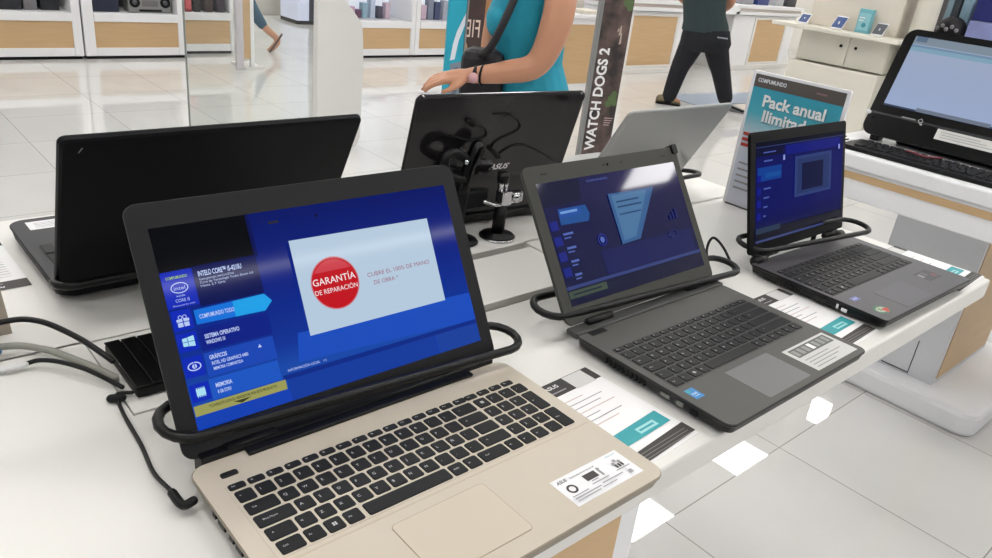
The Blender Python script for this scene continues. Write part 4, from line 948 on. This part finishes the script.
# ------------------------------------------------------------------ people
SKIN = M('skin', 'c08a6c', .5, noise=.04, nscale=12)
def fuse(mb, name, voxel, mat, parent, sm=2, label=None):
    """overlapping closed forms become one continuous surface"""
    me = mb.mesh('raw'); o = bpy.data.objects.new('raw', me); COL.objects.link(o)
    md = o.modifiers.new('r', 'REMESH'); md.mode = 'VOXEL'; md.voxel_size = voxel; md.use_smooth_shade = True
    ms = o.modifiers.new('s', 'SMOOTH'); ms.iterations = sm; ms.factor = .5
    dg = bpy.context.evaluated_depsgraph_get(); out = bpy.data.meshes.new_from_object(o.evaluated_get(dg))
    bpy.data.objects.remove(o); bpy.data.meshes.remove(me)
    out.name = name; out.materials.clear(); out.materials.append(mat)
    out.polygons.foreach_set('use_smooth', [True]*len(out.polygons)); out.polygons.foreach_set('material_index', [0]*len(out.polygons))
    p = bpy.data.objects.new(name, out); COL.objects.link(p); p.parent = parent
    if label: p['label'] = label
    return p
def rings(mb, R, mat, yaw=0., n=20):
    """R: (cx, cy, z, rx, ry); the ellipse is turned by yaw"""
    c, s = math.cos(yaw), math.sin(yaw); loops = []
    for cx, cy, z, rx, ry in R:
        L = []
        for i in range(n):
            a, b_ = rx*math.cos(2*PI*i/n), ry*math.sin(2*PI*i/n)
            L.append((cx+a*c-b_*s, cy+a*s+b_*c, z))
        loops.append(L)
    mb.loft(loops, mat)
def limb(mb, P, mat): mb.tube(smooth_path([p[:3] for p in P], 5), [r for r in _interp([p[3] for p in P], 5)], mat, 12, round_ends=True)
def _interp(v, k):
    out = []
    for i in range(len(v)-1):
        for t in range(k): out.append(v[i]+(v[i+1]-v[i])*t/k)
    return out+[v[-1]]
def head(mb, c, f, s=1., mat=None):
    """c = centre, f = facing direction in the ground plane"""
    c = Vector(c); f = Vector((f[0], f[1], 0)).normalized(); side = Vector((-f.y, f.x, 0)); up = Vector((0, 0, 1))
    P = lambda a, b_, z: tuple(c+f*a*s+side*b_*s+up*z*s)
    mb.sphere(P(-.012, 0, .02), .094*s, mat, 18, (1.0, .86, 1.12)); mb.sphere(P(.02, 0, -.055), .062*s, mat, 16, (1., .95, 1.0))
    mb.tube([P(.088, 0, .012), P(.102, 0, -.018), P(.106, 0, -.03)], [.008*s, .012*s, .013*s], mat, 8, round_ends=True)
    mb.tube([P(.082, -.022, -.062), P(.086, 0, -.060), P(.082, .022, -.062)], .0075*s, mat, 8, round_ends=True)
    for q in (-1, 1): mb.sphere(P(-.01, q*.083, -.008), .022*s, mat, 10, (.9, .5, 1.3))
def eyes(parent, c, f, s=1.):
    c = Vector(c); f = Vector((f[0], f[1], 0)).normalized(); side = Vector((-f.y, f.x, 0))
    for q in (-1, 1):
        m = MB(); m.sphere(c+f*.074*s+side*q*.03*s+Vector((0, 0, .012*s)), .011*s, M('eye_white', 'e8e4e0', .2), 10); m.sphere(c+f*.081*s+side*q*.03*s+Vector((0, 0, .012*s)), .0055*s, M('iris', '2a1c14', .2), 8); m.build('eye', parent)
def hand(mb, wrist, dirv, palm_n, s=1., mat=None, curl=.5, thumb=1):
    """palm, four unequal bent fingers and a thumb; palm_n points out of the back of the hand"""
    w = Vector(wrist); d = Vector(dirv).normalized(); n = Vector(palm_n); n = (n-d*n.dot(d)).normalized(); sd = d.cross(n)*thumb
    P = lambda a, b_, z: tuple(w+d*a*s+sd*b_*s+n*z*s)
    mb.tube([P(0, 0, 0), P(.03, 0, .002), P(.06, .0, .0)], [.021*s, .024*s, .024*s], mat, 12, round_ends=True)
    for b_ in (-.028, -.01, .01, .028): mb.tube([P(.02, b_*.7, 0), P(.05, b_*.9, 0), P(.085, b_, 0)], [.015*s, .014*s, .012*s], mat, 10, round_ends=True)
    for b_, L in ((-.031, .060), (-.0105, .072), (.0105, .078), (.031, .068)):
        c1 = curl; a0, z0 = .088, 0; pts = [P(a0-.01, b_, 0)]; ang = 0
        for fr in (.45, .32, .23):
            ang += c1*.6; a0 += L*fr*math.cos(ang); z0 -= L*fr*math.sin(ang); pts.append(P(a0, b_*1.08, z0))
        mb.tube(smooth_path(pts, 3), [.0095*s]*4+[.0085*s]*3+[.0078*s]*3, mat, 8, round_ends=True)
    mb.tube(smooth_path([P(.02, .026, -.004), P(.045, .048, -.012), P(.07, .056, -.02), P(.09, .054, -.026)], 3), [.013*s]*4+[.0105*s]*3+[.0088*s]*3, mat, 8, round_ends=True)
def shoe(parent, heel, toe, mat, sole, w=.048, z=0.):
    h, t = Vector(heel), Vector(toe); d = t-h; L = d.length; T = frame(h, d, Vector((0, 0, 1)).cross(d))
    m = MB()
    def sec(x, ww, zt, k=10): return [(x, ww*math.cos(2*PI*i/k), .012+max(0, zt)*(.5+.5*math.sin(2*PI*i/k))) for i in range(k)]
    m.loft([sec(-.01, w*.45, .05), sec(.01, w*.72, .075), sec(.07, w*.8, .085), sec(L*.5, w*.85, .065), sec(L*.75, w*.98, .042), sec(L*.93, w*.8, .03), sec(L, w*.4, .016)], mat, smooth=True, T=T)
    so = m.build('shoe', parent)
    m = MB(); m.prism([(x*L, w*y) for x, y in ((-.04, -.5), (-.04, .5), (.1, .8), (.5, .85), (.78, 1), (.95, .8), (1.01, .3), (1.01, -.3), (.95, -.8), (.78, -1), (.5, -.85), (.1, -.8))], 0, .018, sole, T=T); m.build('sole', so)

# the woman walking past behind the table
yaw = .7738
W = thing('person', 'woman in a turquoise top with a wristwatch, reaching forward beyond the table', 'person', (1.55, 1.53, FZ), -yaw)
ty = -.45
b = MB()
rings(b, [(.02, .02, .74, .12, .15), (.027, .02, .84, .120, .165), (.022, .015, .92, .108, .145), (.0, .01, 1.0, .100, .132), (-.012, .01, 1.08, .110, .142), (-.02, .01, 1.16, .118, .150), (-.005, .01, 1.25, .098, .165), (.01, .01, 1.31, .062, .10), (.0, .01, 1.36, .050, .052), (-.01, .01, 1.42, .045, .048)], SKIN, ty)
head(b, (-.035, .01, 1.50), (-1, -.25), 1, SKIN)
limb(b, [(.072, -.135, 1.255, .054), (.066, -.175, 1.15, .052), (.022, -.19, 1.025, .043), (-.075, -.2, .988, .038), (-.200, -.2, .962, .0245)], SKIN)
hand(b, (-.195, -.2, .963), (-1, -.05, -.20), (-.2, -.25, 1), 1.0, SKIN, .36, -1)
limb(b, [(-.06, .17, 1.245, .050), (-.135, .19, 1.15, .041), (-.158, .18, 1.03, .035), (-.150, .12, .94, .030), (-.140, .075, .87, .024)], SKIN)
hand(b, (-.140, .075, .87), (.1, -.3, -.9), (-1, 0, .1), .95, SKIN, .7, 1)
limb(b, [(.0, .09, .80, .085), (-.07, .10, .45, .056), (-.04, .10, .09, .036)], SKIN); limb(b, [(.03, -.08, .80, .085), (.06, -.10, .45, .056), (.14, -.10, .10, .036)], SKIN)
limb(b, [(-.03, .10, .045, .034), (-.15, .09, .03, .026)], SKIN); limb(b, [(.15, -.10, .05, .034), (.04, -.11, .03, .026)], SKIN)
fuse(b, 'body', .006, SKIN, W)
TURQ = M('top_turquoise', '1a93ac', .75, noise=.12, nscale=26, bump=.3)
b = MB()
rings(b, [(.024, .02, .73, .138, .182), (.024, .02, .80, .136, .180), (.027, .02, .86, .132, .176), (.022, .015, .92, .117, .155), (.0, .01, 1.0, .107, .14), (-.014, .01, 1.07, .120, .15), (-.026, .01, 1.13, .134, .158), (-.024, .01, 1.18, .130, .162), (-.005, .01, 1.255, .106, .172), (.005, .01, 1.30, .075, .125)], TURQ, ty)
b.sphere((-.105, -.075, 1.13), .062, TURQ, 14); b.sphere((-.115, .06, 1.13), .062, TURQ, 14)
limb(b, [(.03, -.10, 1.285, .055), (.055, -.115, 1.275, .052)], TURQ); limb(b, [(-.04, .13, 1.28, .052), (-.05, .145, 1.27, .050)], TURQ)
fuse(b, 'top', .007, TURQ, W, 2)
JEAN = M('jeans_dark', '2b3348', .8, noise=.1, nscale=50)
b = MB(); rings(b, [(.022, .02, .70, .125, .165), (.03, .02, .80, .132, .172), (.027, .02, .88, .122, .163), (.022, .015, .90, .11, .148)], JEAN, ty)
limb(b, [(.0, .09, .78, .098), (-.07, .10, .45, .068), (-.04, .10, .12, .055)], JEAN); limb(b, [(.03, -.08, .78, .098), (.06, -.10, .45, .068), (.13, -.10, .13, .055)], JEAN)
fuse(b, 'jeans', .009, JEAN, W)
shoe(W, (.03, .10, 0), (-.19, .09, 0), BLACKP, WHITE2); shoe(W, (.21, -.10, 0), (-.01, -.11, 0), BLACKP, WHITE2)
HAIRM = M('hair_dark', '241a17', .6, noise=.2, nscale=60)
b = MB(); b.sphere((-.012, .013, 1.535), .098, HAIRM, 18, (1, .95, 1.05)); b.tube(smooth_path([(.05, .02, 1.54), (.085, .03, 1.45), (.085, .03, 1.36), (.07, .03, 1.31)]), [.06]*8+[.052]*8+[.03]*8+[.014], HAIRM, 12, round_ends=True); fuse(b, 'hair', .008, HAIRM, W); eyes(W, (-.035, .01, 1.50), (-1, -.25))
b = MB(); T = frame((-.178, -.2, .967), (0, 1, 0), (.26, 0, 1)); b.lathe([(.0275, -.010), (.0295, -.007), (.0295, .007), (.0275, .010)], BLACKP, 20, T); b.cyl((-.180, -.235, .962), (-.180, -.2285, .962), .017, M('watch_face', 'd6a6a8', .25), 18); b.build('wristwatch', W, 'dark wristwatch with a pinkish face')
b = MB(); b.tube([(-.152+.03*math.cos(t)*.25, -.2+.031*math.cos(t), .968+.031*math.sin(t)) for t in [2*PI*i/16 for i in range(16)]], .0045, BLACKP, 8, closed=True); b.build('bracelet', W)
B_ = thing('shoulder_bag', 'dark shoulder bag hanging in front of the woman in turquoise', 'bag', (1.55, 1.53, FZ), -yaw)
BAGM = M('bag_black', '1c1a20', .6, noise=.12, nscale=40)
b = MB(); b.box(-.235, -.085, -.13, .0, .80, 1.035, BAGM, .03); b.build('body', B_)
b = MB(); b.tube(smooth_path([(-.175, -.08, 1.01), (-.160, -.140, 1.03), (-.135, -.185, 1.06), (-.105, -.195, 1.13), (-.078, -.175, 1.21), (-.055, -.13, 1.29), (-.0, -.02, 1.345), (.05, .06, 1.31)]), .0135, BAGM, 10, round_ends=True); b.build('strap', B_)

# the man in dark trousers, seen from behind
yaw = .9883
Mn = thing('person', 'man in a dark green shirt and black trousers striding to the right, back to us', 'person', (6.43, 4.04, FZ), -yaw)
b = MB()
rings(b, [(-.06, 0, .60, .20, .13), (-.07, 0, .72, .19, .135), (-.10, 0, .90, .17, .125), (-.14, 0, 1.05, .18, .13), (-.16, 0, 1.18, .19, .13), (-.17, 0, 1.26, .16, .10), (-.17, 0, 1.31, .06, .06), (-.17, 0, 1.37, .055, .055)], SKIN)
head(b, (-.17, .02, 1.46), (.6, 1), 1., SKIN)
for s in (-1, 1):
    limb(b, [(-.165+s*.2, 0, 1.23, .056), (-.13+s*.25, .13, 1.05, .045), (-.10+s*.16, .26, .95, .03)], SKIN); hand(b, (-.10+s*.16, .26, .95), (-s, .5, .1), (0, .5, 1), .95, SKIN, .6, s)
limb(b, [(-.17, 0, .62, .10), (-.235, -.03, .36, .07), (-.285, -.05, .08, .045)], SKIN); limb(b, [(.05, .02, .64, .10), (.155, .05, .38, .07), (.265, .03, .10, .045)], SKIN)
limb(b, [(-.285, -.05, .06, .042), (-.19, -.03, .035, .032)], SKIN); limb(b, [(.27, .03, .07, .042), (.37, .03, .04, .032)], SKIN)
fuse(b, 'body', .01, SKIN, Mn)
SHIRT = M('shirt_dark_green', '28383a', .8, noise=.1, nscale=30)
b = MB(); rings(b, [(-.062, 0, .735, .235, .155), (-.075, 0, .82, .222, .15), (-.11, 0, .92, .208, .142), (-.14, 0, 1.05, .212, .145), (-.16, 0, 1.18, .208, .14), (-.17, 0, 1.27, .17, .11), (-.17, 0, 1.30, .09, .08)], SHIRT)
for s in (-1, 1): limb(b, [(-.165+s*.18, 0, 1.23, .07), (-.14+s*.235, .07, 1.12, .062)], SHIRT)
fuse(b, 'shirt', .01, SHIRT, Mn)
TRS = M('trousers_black', '10121a', .85, noise=.12, nscale=30)
b = MB(); rings(b, [(-.045, 0, .56, .235, .15), (-.04, -.005, .66, .25, .165), (-.055, 0, .78, .225, .148)], TRS)
limb(b, [(-.17, 0, .60, .125), (-.205, -.02, .48, .108), (-.24, -.03, .36, .092), (-.285, -.05, .08, .072)], TRS); limb(b, [(.07, .0, .62, .125), (.125, .04, .48, .108), (.17, .05, .38, .095), (.265, .03, .14, .075)], TRS)
fuse(b, 'trousers', .01, TRS, Mn)
b = MB(); b.box(.06, .16, -.168, -.160, .715, .728, M('belt_label', '8d8f96', .5)); b.build('pocket_trim', Mn)
SHB = M('shoe_brown', '6a6048', .6); SHG = M('shoe_grey', '8f9090', .6)
shoe(Mn, (-.40, -.06, .0), (-.16, -.03, 0), SHB, BLACKP, .055)
shoe(Mn, (.25, .05, .0), (.56, -.03, .0), SHG, WHITE2, .06)
b = MB(); b.tube([(.30, -.03, .085), (.40, -.06, .062), (.52, -.055, .035)], .012, BLACKP, 8, round_ends=True); b.build('shoe_stripe', Mn)
b = MB(); b.sphere((-.175, -.005, 1.495), .1, HAIRM, 16, (1, 1, 1.05)); b.build('hair', Mn); eyes(Mn, (-.17, .02, 1.46), (.6, 1), 1.)

# a walker reflected in the mirrored pillar, built solid; only the trailing leg shows
yaw = .4513
Wk = thing('person', 'reflected walker behind the glass screen, only a trailing leg in teal jeans and sandal showing', 'person', (3.42, 7.4, FZ), -yaw)
b = MB()
rings(b, [(-.38, .14, .80, .11, .15), (-.38, .14, .92, .115, .155), (-.39, .14, 1.05, .095, .13), (-.40, .14, 1.2, .11, .15), (-.40, .14, 1.32, .09, .155), (-.40, .14, 1.37, .05, .05), (-.41, .14, 1.45, .045, .045)], SKIN)
head(b, (-.43, .14, 1.55), (-1, 0), 1, SKIN)
for s in (-1, 1): limb(b, [(-.39, .14+s*.16, 1.29, .045), (-.37+s*.05, .14+s*.19, 1.05, .038), (-.42+s*.12, .14+s*.19, .85, .026)], SKIN); hand(b, (-.42+s*.12, .14+s*.19, .85), (-.4+s*.3, 0, -1), (0, s, 0), .95, SKIN, .6, s)
limb(b, [(-.36, .07, .80, .085), (-.235, .0, .53, .058), (-.17, .0, .40, .056), (-.07, .0, .26, .040), (.04, 0, .165, .034)], SKIN)
limb(b, [(.065, 0, .135, .036), (.06, 0, .095, .034), (.01, 0, .035, .030), (-.02, 0, .02, .020)], SKIN)
limb(b, [(-.38, .22, .80, .085), (-.56, .30, .48, .056), (-.62, .34, .10, .036), (-.72, .34, .035, .026)], SKIN)
fuse(b, 'body', .008, SKIN, Wk)
TJ = M('jeans_teal', '33566c', .8, noise=.1, nscale=40)
b = MB(); rings(b, [(-.38, .14, .76, .115, .155), (-.38, .14, .86, .122, .162), (-.38, .14, .96, .118, .152)], TJ)
limb(b, [(-.36, .07, .78, .098), (-.235, .0, .53, .070), (-.16, .0, .385, .064), (-.085, .0, .275, .052)], TJ); limb(b, [(-.38, .22, .78, .098), (-.56, .30, .48, .068), (-.61, .34, .2, .055)], TJ)
fuse(b, 'jeans', .009, TJ, Wk)
b = MB(); rings(b, [(-.38, .14, .92, .122, .16), (-.39, .14, 1.05, .107, .142), (-.40, .14, 1.2, .122, .162), (-.40, .14, 1.32, .10, .167), (-.40, .14, 1.36, .06, .08)], PAPER); fuse(b, 'top', .009, M('top_cream', 'cfc6b4', .8), Wk)
b = MB(); b.prism([(-.02, -.045), (.03, -.045), (.22, -.035), (.235, 0), (.22, .035), (.03, .045), (-.02, .045), (-.04, 0)], -.016, 0, M('sandal_dark', '4a342c', .6), frame((-.02, 0, .006), (.085, 0, .125), (0, 1, 0))); b.build('sandal', Wk)
shoe(Wk, (-.60, .34, 0), (-.82, .34, 0), M('sandal_dark', '4a342c', .6), BLACKP, .042)
b = MB(); b.sphere((-.405, .14, 1.59), .1, HAIRM, 16, (1, .92, 1.05)); b.build('hair', Wk); eyes(Wk, (-.43, .14, 1.55), (-1, 0))

# ------------------------------------------------------------------ world, camera
wd = bpy.data.worlds.new('World'); SC.world = wd; wd.use_nodes = True
bg = wd.node_tree.nodes['Background']; bg.inputs[0].default_value = (.93, .96, 1, 1); bg.inputs[1].default_value = WORLD
cam = bpy.data.cameras.new('camera'); co = bpy.data.objects.new('camera', cam); COL.objects.link(co)
cam.sensor_fit = 'HORIZONTAL'; cam.sensor_width = 36; cam.lens = 763.3661/992*36; cam.clip_start = .02; cam.clip_end = 100
yw, pt, rl = CAMY, CAMP, CAMR
f = Vector((math.sin(yw)*math.cos(pt), math.cos(yw)*math.cos(pt), -math.sin(pt))); r0 = Vector((math.cos(yw), -math.sin(yw), 0)); u0 = r0.cross(f)
rr = math.cos(rl)*r0+math.sin(rl)*u0; uu = -math.sin(rl)*r0+math.cos(rl)*u0
co.matrix_world = Matrix(((rr.x, uu.x, -f.x, CAMC[0]), (rr.y, uu.y, -f.y, CAMC[1]), (rr.z, uu.z, -f.z, CAMC[2]), (0, 0, 0, 1)))
SC.camera = co
vs = SC.view_settings; vs.view_transform = 'Standard'; vs.look = 'None'; vs.gamma = 1; vs.use_curve_mapping = False; vs.exposure = EXPOSURE
cy = SC.cycles; cy.use_denoising = True; cy.max_bounces = 8; cy.diffuse_bounces = 4; cy.glossy_bounces = 4; cy.transparent_max_bounces = 12; cy.sample_clamp_indirect = 6; cy.caustics_reflective = False; cy.caustics_refractive = False
